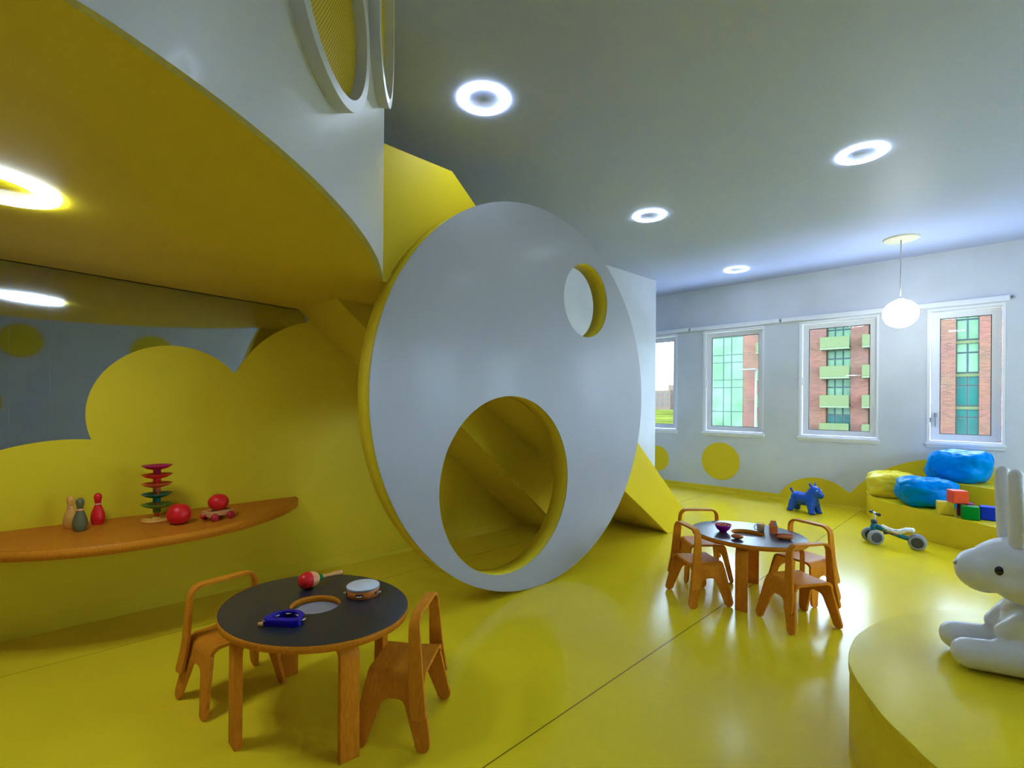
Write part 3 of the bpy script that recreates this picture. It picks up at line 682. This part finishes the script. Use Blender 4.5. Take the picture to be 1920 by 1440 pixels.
# ================================================================== CHAIRS
def chair_proto():
    t = thing('child_chair', 'x', 'chair', group='bent plywood child chairs')
    SH, BR, HW, TK = 0.312, 0.045, 0.155, 0.017
    # seat: flat board with rolled sides
    prof = [(-HW, SH - BR)] + [(-HW + BR - BR * math.cos(q), SH - BR + BR * math.sin(q)) for q in [PI / 2 * k / 8 for k in range(1, 9)]]
    prof = prof + [(-x, z) for x, z in reversed(prof)]
    inn = [(x * (HW - TK) / HW if abs(x) > HW - BR else x, z - TK if abs(x) <= HW - BR + 1e-6 else z - TK * (z - (SH - BR)) / BR) for x, z in prof]
    V = []; Fc = []; n = len(prof)
    ys = [-0.135, 0.0, 0.125]
    for y in ys:
        for p in prof: V.append((p[0], y, p[1] - 0.006 * (1 - (y / 0.13) ** 2)))
        for p in inn: V.append((p[0], y, p[1] - 0.006 * (1 - (y / 0.13) ** 2)))
    for j in range(len(ys) - 1):
        o = j * 2 * n; q = (j + 1) * 2 * n
        for i in range(n - 1):
            Fc.append((o + i, o + i + 1, q + i + 1, q + i)); Fc.append((o + n + i, q + n + i, q + n + i + 1, o + n + i + 1))
        Fc.append((o, q, q + n, o + n)); Fc.append((o + n - 1, o + 2 * n - 1, q + 2 * n - 1, q + n - 1))
    e = (len(ys) - 1) * 2 * n
    for i in range(n - 1):
        Fc.append((i, n + i, n + i + 1, i + 1)); Fc.append((e + i, e + i + 1, e + n + i + 1, e + n + i))
    me = mesh('seat', V, Fc); bm = bmesh.new(); bm.from_mesh(me); bmesh.ops.recalc_face_normals(bm, faces=bm.faces); bm.to_mesh(me); bm.free()
    s = link('seat', me, 'wood', t, True); me.set_sharp_from_angle(angle=math.radians(40))
    # legs: outline in (y,z), side splayed outwards
    def leg(sx, sy):
        ol = [(0.0, 0.272), (0.0, 0.206), (0.022, 0.205), (0.042, 0.197), (0.055, 0.180), (0.063, 0.155), (0.106, 0.036)]
        ol += [(0.140 - 0.0335 * math.cos(q), 0.0335 - 0.0335 * math.sin(q)) for q in [PI * k / 12 for k in range(1, 12)]]
        ol += [(0.1735, 0.038), (0.130, 0.272)]
        me = plate_mesh('leg', [[(y * sy, z) for y, z in ol]], TK, -TK)
        for v in me.vertices:
            y, z, x = v.co; v.co = (sx * (HW + x + (0.272 - z) * 0.165), y, z)
        bm = bmesh.new(); bm.from_mesh(me); bmesh.ops.recalc_face_normals(bm, faces=bm.faces); bm.to_mesh(me); bm.free()
        soft(link('leg', me, 'wood', t), 0.003, 2, 50)
    for sx in (-1, 1):
        for sy in (-1, 1): leg(sx, sy)
    # backrest hoop
    half = []
    def xs(z): return HW + 0.009 + (max(0.0, 0.272 - z)) * 0.165 - max(0.0, z - 0.30) * 0.05
    for z in (0.135, 0.15, 0.20, 0.25, 0.30, 0.36, 0.43, 0.50): half.append((xs(z), z))
    x0 = xs(0.50); R = 0.052
    for k in range(1, 9):
        q = PI / 2 * k / 8; half.append((x0 - R + R * math.cos(q), 0.50 + R * math.sin(q)))
    path = half + [(0.0, 0.552)] + [(-x, z) for x, z in reversed(half)]
    V = []; Fc = []
    for i, (x, z) in enumerate(path):
        a, b = path[max(0, i - 1)], path[min(len(path) - 1, i + 1)]
        tx, tz = b[0] - a[0], b[1] - a[1]; l = math.hypot(tx, tz); nx, nz = tz / l, -tx / l
        yc = -0.103 - 0.019 * max(0, (0.30 - z) / 0.16) + 0.012 * max(0, (z - 0.30) / 0.25)
        hw = 0.0345 - 0.011 * max(0.0, min(1.0, (z - 0.28) / 0.25))
        if z < 0.14: hw *= 0.7
        for (u, w) in ((0.0, -hw), (0.0, hw), (0.016, hw), (0.016, -hw)):
            V.append((x + nx * u, yc + w, z + nz * u))
    for i in range(len(path) - 1):
        for k in range(4): Fc.append((i * 4 + k, i * 4 + (k + 1) % 4, i * 4 + 4 + (k + 1) % 4, i * 4 + 4 + k))
    Fc.append((0, 1, 2, 3)); e = (len(path) - 1) * 4; Fc.append((e + 3, e + 2, e + 1, e))
    me = mesh('backrest', V, Fc); bm = bmesh.new(); bm.from_mesh(me); bmesh.ops.recalc_face_normals(bm, faces=bm.faces); bm.to_mesh(me); bm.free()
    b = link('backrest', me, 'wood', t, True); me.set_sharp_from_angle(angle=math.radians(40)); soft(b, 0.002, 2, 50)
    return t
chair = chair_proto()
CH = [(-2.80, 0.82, 8, 'plywood child chair at the left end of the black topped table'),
      (-1.955, 1.31, 218, 'plywood child chair nearest the camera, right of the black topped table'),
      (-1.60, 3.73, 52.4, 'plywood child chair at the front left of the grey topped table'),
      (-1.77, 4.21, -46, 'plywood child chair at the back left of the grey topped table, before the ramp'),
      (-0.93, 3.80, 148, 'plywood child chair at the front right of the grey topped table'),
      (-1.04, 4.36, 250, 'plywood child chair at the back right of the grey topped table')]
for i, (x, y, a, lab) in enumerate(CH):
    rz = math.radians(a - 90)
    if i == 0:
        chair.location = (x, y, 0); chair.rotation_euler = (0, 0, rz); chair['label'] = lab
    else: duplicate(chair, (x, y, 0), rz, lab)

# ================================================================== TOYS ON THE BLACK TABLE
z1 = T1Z
ma = thing('maraca', 'red and cream maraca with green collar lying on the black table', 'maraca', (-2.56, 1.115, z1))
dv = Vector((-0.05, 0.23, 0.0)).normalized(); mc = Vector((0, 0, 0.042))
def along(t): return mc + dv * t + Vector((0, 0, -0.10 * max(0, t)))
rotm = Matrix.Translation(mc) @ Vector((dv.x, dv.y, -0.09)).to_track_quat('Z', 'Y').to_matrix().to_4x4()
lathe('head', [(0.0, -0.054), (0.018, -0.052), (0.032, -0.042), (0.041, -0.022), (0.042, 0.0)], 'red', ma, mtx=rotm)
lathe('cream_half', [(0.042, 0.0), (0.041, 0.016), (0.036, 0.034), (0.028, 0.048)], 'maraca_cream', ma, mtx=rotm)
lathe('collar', [(0.0285, 0.047), (0.024, 0.060), (0.016, 0.074), (0.012, 0.080), (0.0, 0.080)], 'maraca_green', ma, mtx=rotm)
lathe('handle', [(0.0, 0.07), (0.0105, 0.075), (0.010, 0.14), (0.0125, 0.205), (0.010, 0.213), (0.0, 0.214)], 'pale_wood', ma, mtx=rotm, seg=20)
ta = thing('tambourine', 'orange wooden tambourine with white skin on the black table', 'tambourine', (-2.285, 1.275, z1))
lathe('shell', [(0.078, 0.0), (0.0805, 0.001), (0.0805, 0.046), (0.078, 0.047), (0.074, 0.047), (0.074, 0.0), (0.078, 0.0)], 'tamb_orange', ta, seg=56)
lathe('skin', [(0.0, 0.0485), (0.079, 0.0485), (0.081, 0.046)], 'skin', ta, seg=56)
lathe('rim_band', [(0.0812, 0.037), (0.0828, 0.038), (0.0828, 0.0465), (0.0812, 0.0475)], 'tray', ta, seg=56)
for k in range(5):
    a = math.radians(-42 + 72 * k)
    sl = box('slot', (0.0795 * math.cos(a), 0.0795 * math.sin(a), 0.020), (0.006, 0.036, 0.013), 'black', ta, rz=a)
    jn = lathe('jingle', [(0, -0.003), (0.012, -0.003), (0.017, 0.0), (0.012, 0.003), (0, 0.003)], 'steel', sl, c=(0.083 * math.cos(a), 0.083 * math.sin(a), 0.020), seg=16)
bt = thing('hand_tambourine', 'dark blue half moon hand tambourine with silver jingles on the black table', 'tambourine', (-2.225, 0.858, z1), math.radians(40))
def moon(r, w, gap):
    return arc(0, 0, r, -15, 195, 40) + [( -r * 0.7, -r * 0.42), (r * 0.7, -r * 0.42)]
plate_o = [moon(0.082, 0, 0), [(x * 0.72, y * 0.74 + 0.004) for x, y in arc(0, 0, 0.080, 0, 180, 30) + [(-0.06, -0.012), (0.06, -0.012)]]]
o = plate('frame', plate_o, 0.030, 'navy'); o.parent = bt; soft(o, 0.004, 2)
for k, a in enumerate((10, 55, 100, 145, 185)):
    q = math.radians(a)
    sl = box('slot', (0.072 * math.cos(q), 0.072 * math.sin(q), 0.0155), (0.024, 0.034, 0.0145), 'black', bt, rz=q)
    lathe('jingle', [(0, -0.002), (0.016, -0.003), (0.021, 0.0), (0.016, 0.003), (0, 0.002)], 'steel', sl, c=(0.074 * math.cos(q), 0.074 * math.sin(q), 0.019), seg=18)
ha = tube('grip_end', [(-0.074, -0.035, 0.013), (-0.092, -0.042, 0.013)], [0.010, 0.008], 'pale_wood', bt, seg=12)

# ================================================================== TOY FOOD ON THE GREY TABLE
z2 = T2Z
bo = thing('toy_bowl', 'purple bowl of toy cereal on the grey table', 'bowl', (-1.49, 3.935, z2))
lathe('bowl_shell', [(0, 0.0), (0.026, 0.0), (0.028, 0.006), (0.046, 0.022), (0.058, 0.044), (0.062, 0.060), (0.059, 0.060), (0.052, 0.040), (0.038, 0.018), (0, 0.010)], 'bowl', bo)
ce = bmesh.new()
for k in range(46):
    a = random.random() * 2 * PI; r = 0.053 * math.sqrt(random.random())
    bmesh.ops.create_icosphere(ce, subdivisions=1, radius=0.008, matrix=Matrix.Translation((r * math.cos(a), r * math.sin(a), 0.050 + 0.008 * (1 - (r / 0.053) ** 2))))
c_ = link('cereal', bm_mesh('cereal', ce), 'cereal', bo, True); c_['kind'] = 'stuff'
cu_ = thing('toy_cup', 'small cup of orange juice with clear handle on the grey table', 'cup', (-1.285, 4.165, z2))
lathe('juice', [(0, 0.004), (0.024, 0.004), (0.029, 0.058), (0, 0.058)], 'juice', cu_, seg=28)
lathe('cup_wall', [(0, 0.0), (0.0255, 0.0), (0.031, 0.062), (0.0295, 0.062), (0.0245, 0.003)], 'clear', cu_, seg=28)
hd = Vector((-0.72, -0.70, 0))
tube('cup_handle', [hd * 0.027 + Vector((0, 0, 0.05)), hd * 0.045 + Vector((0, 0, 0.05)), hd * 0.052 + Vector((0, 0, 0.032)), hd * 0.043 + Vector((0, 0, 0.014)), hd * 0.025 + Vector((0, 0, 0.014))], 0.0035, 'skin', cu_, seg=8)
ct = thing('toy_carton', 'orange toy drink carton with blue label on the grey table', 'carton', (-1.196, 4.175, z2), 0.5)
bm = bmesh.new()
w_ = 0.026
V = [(-w_, -w_, 0), (w_, -w_, 0), (w_, w_, 0), (-w_, w_, 0), (-w_, -w_, 0.060), (w_, -w_, 0.060), (w_, w_, 0.060), (-w_, w_, 0.060), (-w_ * 0.75, -0.004, 0.085), (w_ * 0.75, -0.004, 0.085), (w_ * 0.75, 0.004, 0.085), (-w_ * 0.75, 0.004, 0.085),
     (-w_ * 0.75, -0.004, 0.098), (w_ * 0.75, -0.004, 0.098), (w_ * 0.75, 0.004, 0.098), (-w_ * 0.75, 0.004, 0.098)]
Fq = [(3, 2, 1, 0), (12, 13, 14, 15)]
for o_ in (0, 4, 8):
    for i in range(4): Fq.append((o_ + i, o_ + (i + 1) % 4, o_ + 4 + (i + 1) % 4, o_ + 4 + i))
bm.free(); soft(link('carton_body', mesh('carton_body', V, Fq), 'carton', ct), 0.002)
box('blue_label', (0.012, -0.0165, 0.0735), (0.020, 0.003, 0.022), 'carton_blue', ct, rx=-0.72)
box('side_label', (w_ + 0.0006, 0, 0.032), (0.0015, 0.034, 0.040), 'tray', ct)
hg = thing('toy_hot_dog', 'toy hot dog in a bun at the right of the grey table', 'hot dog', (-1.085, 4.05, z2), math.radians(32))
for s_ in (-1, 1):
    bm = bmesh.new(); ellipsoid_into(bm, (0, s_ * 0.016, 0.018), (0.058, 0.018, 0.018)); link('bun_half', bm_mesh('bun_half', bm), 'bun', hg, True)
tube('sausage', [(-0.060, 0, 0.026), (-0.052, 0, 0.028), (0, 0, 0.031), (0.052, 0, 0.028), (0.060, 0, 0.026)], [0.004, 0.011, 0.012, 0.011, 0.004], 'sausage', hg, seg=14)
eg = thing('toy_bread', 'small brown oval toy bread roll at the front of the grey table', 'bread roll', (-1.335, 3.80, z2), math.radians(15))
bm = bmesh.new(); ellipsoid_into(bm, (0, 0, 0.019), (0.043, 0.027, 0.019)); link('loaf', bm_mesh('loaf', bm), 'bun', eg, True)
tube('score_mark', [(-0.025, -0.010, 0.033), (0.0, -0.011, 0.0355), (0.025, -0.010, 0.033)], [0.0025, 0.004, 0.0025], 'sausage', eg, seg=8)

# ================================================================== SHELF TOYS
def pin(label, x, y, cbody):
    t = thing('bowling_pin', label, 'bowling pin', (x, y, SHZ), group='toy bowling pins on the shelf')
    lathe('pin_body', [(0, 0), (0.026, 0.0), (0.030, 0.006), (0.038, 0.035), (0.0385, 0.052), (0.034, 0.078), (0.024, 0.108), (0.0175, 0.126), (0.016, 0.142), (0.018, 0.156), (0.0215, 0.172), (0.0215, 0.184), (0.017, 0.196), (0.009, 0.203), (0, 0.205)], cbody, t, seg=32)
    lathe('neck_band', [(0.0183, 0.128), (0.0190, 0.129), (0.0186, 0.138), (0.0176, 0.139)], 'band', t, seg=32)
pin('yellow toy bowling pin at the back of the three', -4.178, 0.291, 'pin_yellow')
pin('dark green toy bowling pin at the front of the three', -4.045, 0.325, 'pin_green')
pin('red toy bowling pin at the right of the three', -4.183, 0.424, 'red')
tw = thing('ball_tower', 'stacked ball run tower of coloured dishes on the shelf', 'toy tower', (-4.03, 0.715, SHZ))
lathe('base', [(0, 0), (0.085, 0), (0.088, 0.008), (0.084, 0.020), (0.070, 0.016), (0.03, 0.018), (0.022, 0.030), (0, 0.032)], 'tower_base', tw)
tube('post', [(0, 0, 0.02), (0, 0, 0.36)], 0.014, 'tower_orange', tw, seg=16)
for k, (z, c) in enumerate(((0.085, 'tower_green'), (0.155, 'tower_teal'), (0.225, 'tower_orange'), (0.285, 'red'), (0.345, 'magenta'))):
    d = lathe('dish', [(0.012, 0.0), (0.03, 0.002), (0.062, 0.012), (0.086, 0.028), (0.088, 0.031), (0.084, 0.031), (0.060, 0.017), (0.03, 0.008), (0.013, 0.008)], c, tw, c=(0, 0, z), seg=40)
    lathe('dish_hub', [(0.020, -0.028), (0.023, -0.02), (0.022, 0.012), (0.016, 0.022), (0, 0.024)], c, d, c=(0, 0, z), seg=20)
b1 = lathe('red_ball', [(0, 0.0), (0.03, 0.002), (0.058, 0.020), (0.070, 0.050), (0.070, 0.075), (0.058, 0.108), (0.035, 0.128), (0.016, 0.132), (0.008, 0.127), (0, 0.126)], 'red', None, seg=40)
b1.location = (-3.83, 0.80, SHZ); tag(b1, 'large red ball with dimple on the shelf left of the cart', 'ball', 'red balls on the shelf')
ca = thing('toy_cart', 'wooden pull cart with red wheels on the shelf', 'toy cart', (-3.80, 1.02, SHZ), math.radians(108))
box('cart_bed', (0, 0, 0.038), (0.165, 0.092, 0.014), 'pale_wood', ca, bevel=0.002)
for s_ in (-1, 1): box('side_rail', (0, s_ * 0.041, 0.052), (0.165, 0.010, 0.026), 'pale_wood', ca, bevel=0.002)
for s_ in (-1, 1): box('end_rail', (s_ * 0.078, 0, 0.052), (0.010, 0.072, 0.026), 'pale_wood', ca, bevel=0.002)
tube('hitch', [(-0.083, 0, 0.04), (-0.12, 0, 0.04)], 0.007, 'red', ca, seg=10)
for sx in (-0.055, 0.055):
    for sy in (-1, 1):
        lathe('wheel', [(0, -0.009), (0.020, -0.009), (0.026, -0.006), (0.026, 0.006), (0.020, 0.009), (0, 0.010)], 'dark_red', ca, seg=24, mtx=Matrix.Translation((sx, sy * 0.056, 0.026)) @ Matrix.Rotation(PI / 2, 4, 'X'))
b2 = lathe('red_ball', [(0.064 * math.sin(PI * i / 20), 0.056 - 0.056 * math.cos(PI * i / 20)) for i in range(21)], 'red', None, seg=40)
b2.location = (-3.805, 1.025, SHZ + 0.0605); tag(b2, 'smaller red ball riding in the wooden cart', 'ball', 'red balls on the shelf')

# ================================================================== BLUE HOPPER ANIMAL
hp = thing('hopper_toy', 'blue rubber bouncy animal toy with ears standing near the window wall', 'hopper toy', (-1.81, 7.73, 0), math.radians(-18))
bm = bmesh.new()
ellipsoid_into(bm, (-0.02, 0, 0.185), (0.160, 0.098, 0.092))
ellipsoid_into(bm, (-0.10, 0, 0.190), (0.090, 0.100, 0.092)); ellipsoid_into(bm, (0.08, 0, 0.180), (0.095, 0.098, 0.098))
capsule_into(bm, (0.075, 0, 0.21), (0.120, 0, 0.30), 0.088, 0.076)
ellipsoid_into(bm, (0.130, 0, 0.318), (0.074, 0.070, 0.066))
capsule_into(bm, (0.15, 0, 0.295), (0.208, 0, 0.262), 0.058, 0.044)
for sx in (-1, 1):
    for sy in (-1, 1):
        fx_ = 0.105 if sx > 0 else -0.135
        capsule_into(bm, (fx_, sy * 0.055, 0.14), (fx_ + sx * 0.025, sy * 0.078, 0.040), 0.054, 0.040)
        ellipsoid_into(bm, (fx_ + sx * 0.032, sy * 0.080, 0.020), (0.047, 0.042, 0.020))
blob('body', bm, 'hop_blue', hp, 0.0075, 6)
for s_ in (-1, 1):
    bm = bmesh.new()
    capsule_into(bm, (0.110, s_ * 0.036, 0.365), (0.095, s_ * 0.066, 0.415), 0.015, 0.012, 5); ellipsoid_into(bm, (0.100, s_ * 0.058, 0.400), (0.011, 0.017, 0.026))
    blob('ear', bm, 'hop_blue', hp, 0.005, 3)
    bm = bmesh.new(); ellipsoid_into(bm, (0.186, s_ * 0.044, 0.330), (0.012, 0.012, 0.009)); e_ = link('eye', bm_mesh('eye', bm), 'seat_white', hp, True)
    bm = bmesh.new(); ellipsoid_into(bm, (0.193, s_ * 0.050, 0.329), (0.007, 0.008, 0.006)); link('pupil', bm_mesh('pupil', bm), 'navy', e_, True)
tube('tail', [(-0.165, 0, 0.225), (-0.185, 0, 0.265), (-0.205, 0, 0.298), (-0.21, 0, 0.315)], [0.014, 0.012, 0.017, 0.006], 'hop_blue', hp, seg=10)

# ================================================================== BALANCE BIKE
bk = thing('balance_bike', 'teal four wheeled toddler balance bike beside the yellow steps', 'balance bike', (-0.715, 6.57, 0), math.radians(185))
# local +x is the front
STEER = Matrix.Translation((0.168, 0, 0)) @ Matrix.Rotation(math.radians(28), 4, 'Z') @ Matrix.Translation((-0.168, 0, 0))
def steer(o):
    o.data.transform(STEER); return o
def wheel(x, y):
    m = (STEER if x > 0 else Matrix.Identity(4)) @ Matrix.Translation((x, y, 0.078)) @ Matrix.Rotation(PI / 2, 4, 'X')
    w = lathe('wheel', [(0.052, -0.020), (0.066, -0.020), (0.076, -0.013), (0.078, 0.0), (0.076, 0.013), (0.066, 0.020), (0.052, 0.020)], 'tyre', bk, seg=36, mtx=m)
    lathe('hub', [(0, -0.016), (0.022, -0.019), (0.040, -0.013), (0.0525, -0.017), (0.0525, 0.017), (0.040, 0.013), (0.022, 0.019), (0, 0.016)], 'hub', w, seg=36, mtx=m)
for x, y in ((0.175, 0.066), (0.175, -0.066), (-0.20, 0.036), (-0.20, -0.036)): wheel(x, y)
steer(tube('axle', [(0.175, -0.06, 0.078), (0.175, 0.06, 0.078)], 0.012, 'hub', bk)); tube('axle', [(-0.20, -0.035, 0.078), (-0.20, 0.035, 0.078)], 0.012, 'hub', bk)
tube('frame_tube', [(0.165, 0, 0.185), (0.10, 0, 0.172), (-0.06, 0, 0.118), (-0.20, 0, 0.080)], [0.031, 0.029, 0.026, 0.022], 'teal', bk, seg=16, flat=0.8)
tube('head_tube', [(0.178, 0, 0.095), (0.170, 0, 0.165), (0.163, 0, 0.228)], [0.024, 0.029, 0.026], 'teal', bk, seg=16)
lathe('clamp', [(0, 0), (0.030, 0), (0.032, 0.012), (0.028, 0.030), (0.012, 0.036), (0, 0.036)], 'hub', bk, c=(0.163, 0, 0.222), seg=20)
tube('stem', [(0.161, 0, 0.25), (0.154, 0, 0.325)], 0.011, 'frame', bk, seg=10)
steer(tube('handlebar', [(0.154, -0.062, 0.325), (0.154, 0.062, 0.325)], 0.012, 'steel', bk, seg=12))
for s_ in (-1, 1): steer(tube('grip', [(0.154, s_ * 0.048, 0.325), (0.154, s_ * 0.088, 0.325), (0.154, s_ * 0.093, 0.325)], [0.016, 0.018, 0.010], 'black', bk, seg=14))
bm = bmesh.new()
for k in range(11):
    t_ = k / 10; x_ = 0.085 - 0.245 * t_
    z_ = 0.190 - 0.030 * math.sin(PI * min(1, t_ * 1.25)) + (0.010 * max(0, t_ - 0.6) / 0.4) - 0.008 * t_
    ellipsoid_into(bm, (x_, 0, z_), (0.024, 0.020 + 0.028 * math.sin(PI * (0.1 + 0.85 * t_) / 2) ** 2, 0.026))
ellipsoid_into(bm, (-0.05, 0, 0.135), (0.030, 0.018, 0.022))
blob('saddle', bm, 'seat_white', bk, 0.005, 6)
for s_ in (-1, 1):
    # printed strip on the frame
    st = box('decal', (0.02, s_ * 0.0235, 0.146), (0.125, 0.0016, 0.030), 'hub', bk, ry=0.325)
def lettering(txt, size, mat, parent, m):
    cu = bpy.data.curves.new('txt', 'FONT'); cu.body = txt; cu.size = size; cu.extrude = 0.0004; cu.align_x = 'CENTER'; cu.align_y = 'CENTER'; cu.shear = 0.2
    ob = bpy.data.objects.new('tmp', cu); col.objects.link(ob); dg = bpy.context.evaluated_depsgraph_get()
    me = bpy.data.meshes.new_from_object(ob.evaluated_get(dg)); bpy.data.objects.remove(ob); bpy.data.curves.remove(cu)
    me.transform(m); return link('lettering', me, mat, parent)
for s_ in (1,):
    ca_, sa_ = math.cos(0.325), math.sin(0.325)
    def LM(x, z): return axes((x, 0.0250, z), (-ca_, 0, -sa_), (-sa_, 0, ca_), (0, 1, 0))
    lettering('D-BIKE', 0.027, 'cube_yellow', bk, LM(0.046, 0.1548)); lettering('MINI', 0.027, 'orange_red', bk, LM(-0.014, 0.1345))

# ================================================================== BEAN BAGS
def bean(name, label, loc, r, mat, seed, rz=0.0, tilt=0.0):
    rnd = random.Random(seed); t = thing(name, label, 'bean bag', loc, rz, 'vinyl bean bags')
    nu, nv = 96, 56; V = []; Fc = []
    from mathutils import noise
    o3 = Vector((rnd.random() * 9, rnd.random() * 9, rnd.random() * 9))
    for j in range(nv + 1):
        v = PI * j / nv
        for i in range(nu):
            u = 2 * PI * i / nu
            x, y, z = math.sin(v) * math.cos(u), math.sin(v) * math.sin(u), math.cos(v)
            k = (abs(x) ** 3.2 + abs(y) ** 3.2 + abs(z) ** 3.2) ** (-1 / 3.2)
            p = Vector((x, y, z))
            low = noise.noise(p * 1.7 + o3); rid = 1 - abs(noise.noise(p * 2.6 + o3 * 1.7)) * 2.2; rid2 = 1 - abs(noise.noise(Vector((x * 5, y * 5, z * 3)) - o3)) * 2.0
            sag = 0.10 * max(0, z) ** 2 * math.exp(-((x - 0.1) ** 2 + (y + 0.05) ** 2) / 0.22)
            k *= 1 + 0.11 * low - 0.060 * max(0, rid) ** 3 * (0.35 + 0.65 * max(0, z + 0.3)) - 0.028 * max(0, rid2) ** 3 - sag
            X, Y, Z = x * k * r[0], y * k * r[1], z * k * r[2]
            X += tilt * Z
            V.append((X, Y, max(Z, -r[2] * 0.86) + r[2] * 0.86))
    for j in range(nv):
        for i in range(nu): Fc.append((j * nu + i, (j + 1) * nu + i, (j + 1) * nu + (i + 1) % nu, j * nu + (i + 1) % nu))
    me = mesh('cover', V, Fc); bm = bmesh.new(); bm.from_mesh(me); bmesh.ops.remove_doubles(bm, verts=bm.verts, dist=1e-5); bmesh.ops.recalc_face_normals(bm, faces=bm.faces); bm.to_mesh(me); bm.free()
    link('cover', me, mat, t, True)
    tube('seam', [(r[0] * 0.99 * math.cos(a), r[1] * 0.99 * math.sin(a), r[2] * 0.80) for a in [2 * PI * k / 40 for k in range(12)]], 0.004, mat, t, seg=6)
    return t
bean('bean_bag', 'yellow bean bag at the left of the curved step', (-0.865, 7.95, 0.322), (0.275, 0.245, 0.175), 'bag_yellow', 3, 0.2)
bean('bean_bag', 'lower blue bean bag on the curved step', (-0.505, 7.52, 0.322), (0.285, 0.25, 0.185), 'bag_blue', 5, 0.5)
bean('bean_bag', 'upper blue bean bag leaning on the top tier under the window', (-0.25, 8.10, 0.577), (0.30, 0.28, 0.205), 'bag_blue', 9, -0.2, 0.15)

# ================================================================== CUBES
def cube(label, x, y, z, c, rz, s=0.135):
    o = box('soft_cube', (0, 0, s / 2), (s, s, s), c, None, bevel=0.010); o.location = (x, y, z); o.rotation_euler = (0, 0, math.radians(rz)); tag(o, label, 'cube', 'soft play cubes')
SZ = 0.323
cube('yellow soft cube at the left end of the cube pile', -0.325, 7.09, SZ, 'cube_yellow', 12)
cube('dark purple soft cube mostly hidden in the middle of the pile', -0.165, 7.165, SZ, 'purple', 5)
cube('green soft cube at the front of the cube pile', -0.125, 6.965, SZ, 'green', 8)
cube('blue soft cube at the right end of the cube pile', 0.015, 7.07, SZ, 'blue', 4)
cube('orange red soft cube stacked on top of the pile', -0.225, 7.08, SZ + 0.1365, 'orange_red', 28)

# ================================================================== WHITE RABBIT FIGURE
rb = thing('rabbit_figure', 'large white plastic rabbit figure sitting on the round platform', 'rabbit figure', (0.16, 3.06, 0.361), math.radians(15))
# local -x is the front
bm = bmesh.new()
ellipsoid_into(bm, (0.10, 0, 0.15), (0.235, 0.185, 0.185)); ellipsoid_into(bm, (0.05, 0, 0.245), (0.160, 0.150, 0.120))
ellipsoid_into(bm, (0.13, -0.145, 0.11), (0.150, 0.065, 0.11)); ellipsoid_into(bm, (0.13, 0.145, 0.11), (0.150, 0.065, 0.11))
for s_ in (-1, 1):
    capsule_into(bm, (-0.02, s_ * 0.088, 0.080), (-0.245, s_ * 0.092, 0.068), 0.075, 0.066)
    capsule_into(bm, (-0.03, s_ * 0.10, 0.27), (-0.125, s_ * 0.06, 0.175), 0.045, 0.036)
rbody = blob('body', bm, 'rabbit', rb, 0.011, 8)
for v in rbody.data.vertices: v.co.z = max(v.co.z, 0.001)
bm = bmesh.new()
ellipsoid_into(bm, (0.03, 0, 0.435), (0.225, 0.175, 0.140)); ellipsoid_into(bm, (-0.145, 0, 0.405), (0.100, 0.110, 0.095)); ellipsoid_into(bm, (-0.02, -0.085, 0.385), (0.13, 0.085, 0.085)); ellipsoid_into(bm, (-0.02, 0.085, 0.385), (0.13, 0.085, 0.085))
hd_ = blob('head', bm, 'rabbit', rb, 0.009, 9)
for s_ in (-1, 1):
    bm = bmesh.new()
    for k in range(13):
        t_ = k / 12; wd = 0.034 + 0.018 * math.sin(PI * min(1, t_ * 1.05 + 0.05))
        if t_ > 0.85: wd *= 1 - (t_ - 0.85) * 2.6
        ellipsoid_into(bm, (-0.055 - 0.01 * t_, s_ * (0.062 + 0.012 * t_), 0.52 + 0.315 * t_), (0.028, wd, 0.035))
    ear = blob('ear', bm, 'rabbit', hd_, 0.008, 6)
    bm = bmesh.new(); ellipsoid_into(bm, (-0.125, s_ * 0.118, 0.440), (0.017, 0.013, 0.020)); link('eye', bm_mesh('eye', bm), 'black', hd_, True)
bm = bmesh.new(); ellipsoid_into(bm, (-0.237, 0, 0.425), (0.010, 0.020, 0.012)); link('nose', bm_mesh('nose', bm), 'tray', hd_, True)
bm = bmesh.new(); ellipsoid_into(bm, (0.34, 0, 0.08), (0.06, 0.06, 0.06)); link('tail', bm_mesh('tail', bm), 'rabbit', rb, True)
hd_.location = (-0.03, 0, 0.005)
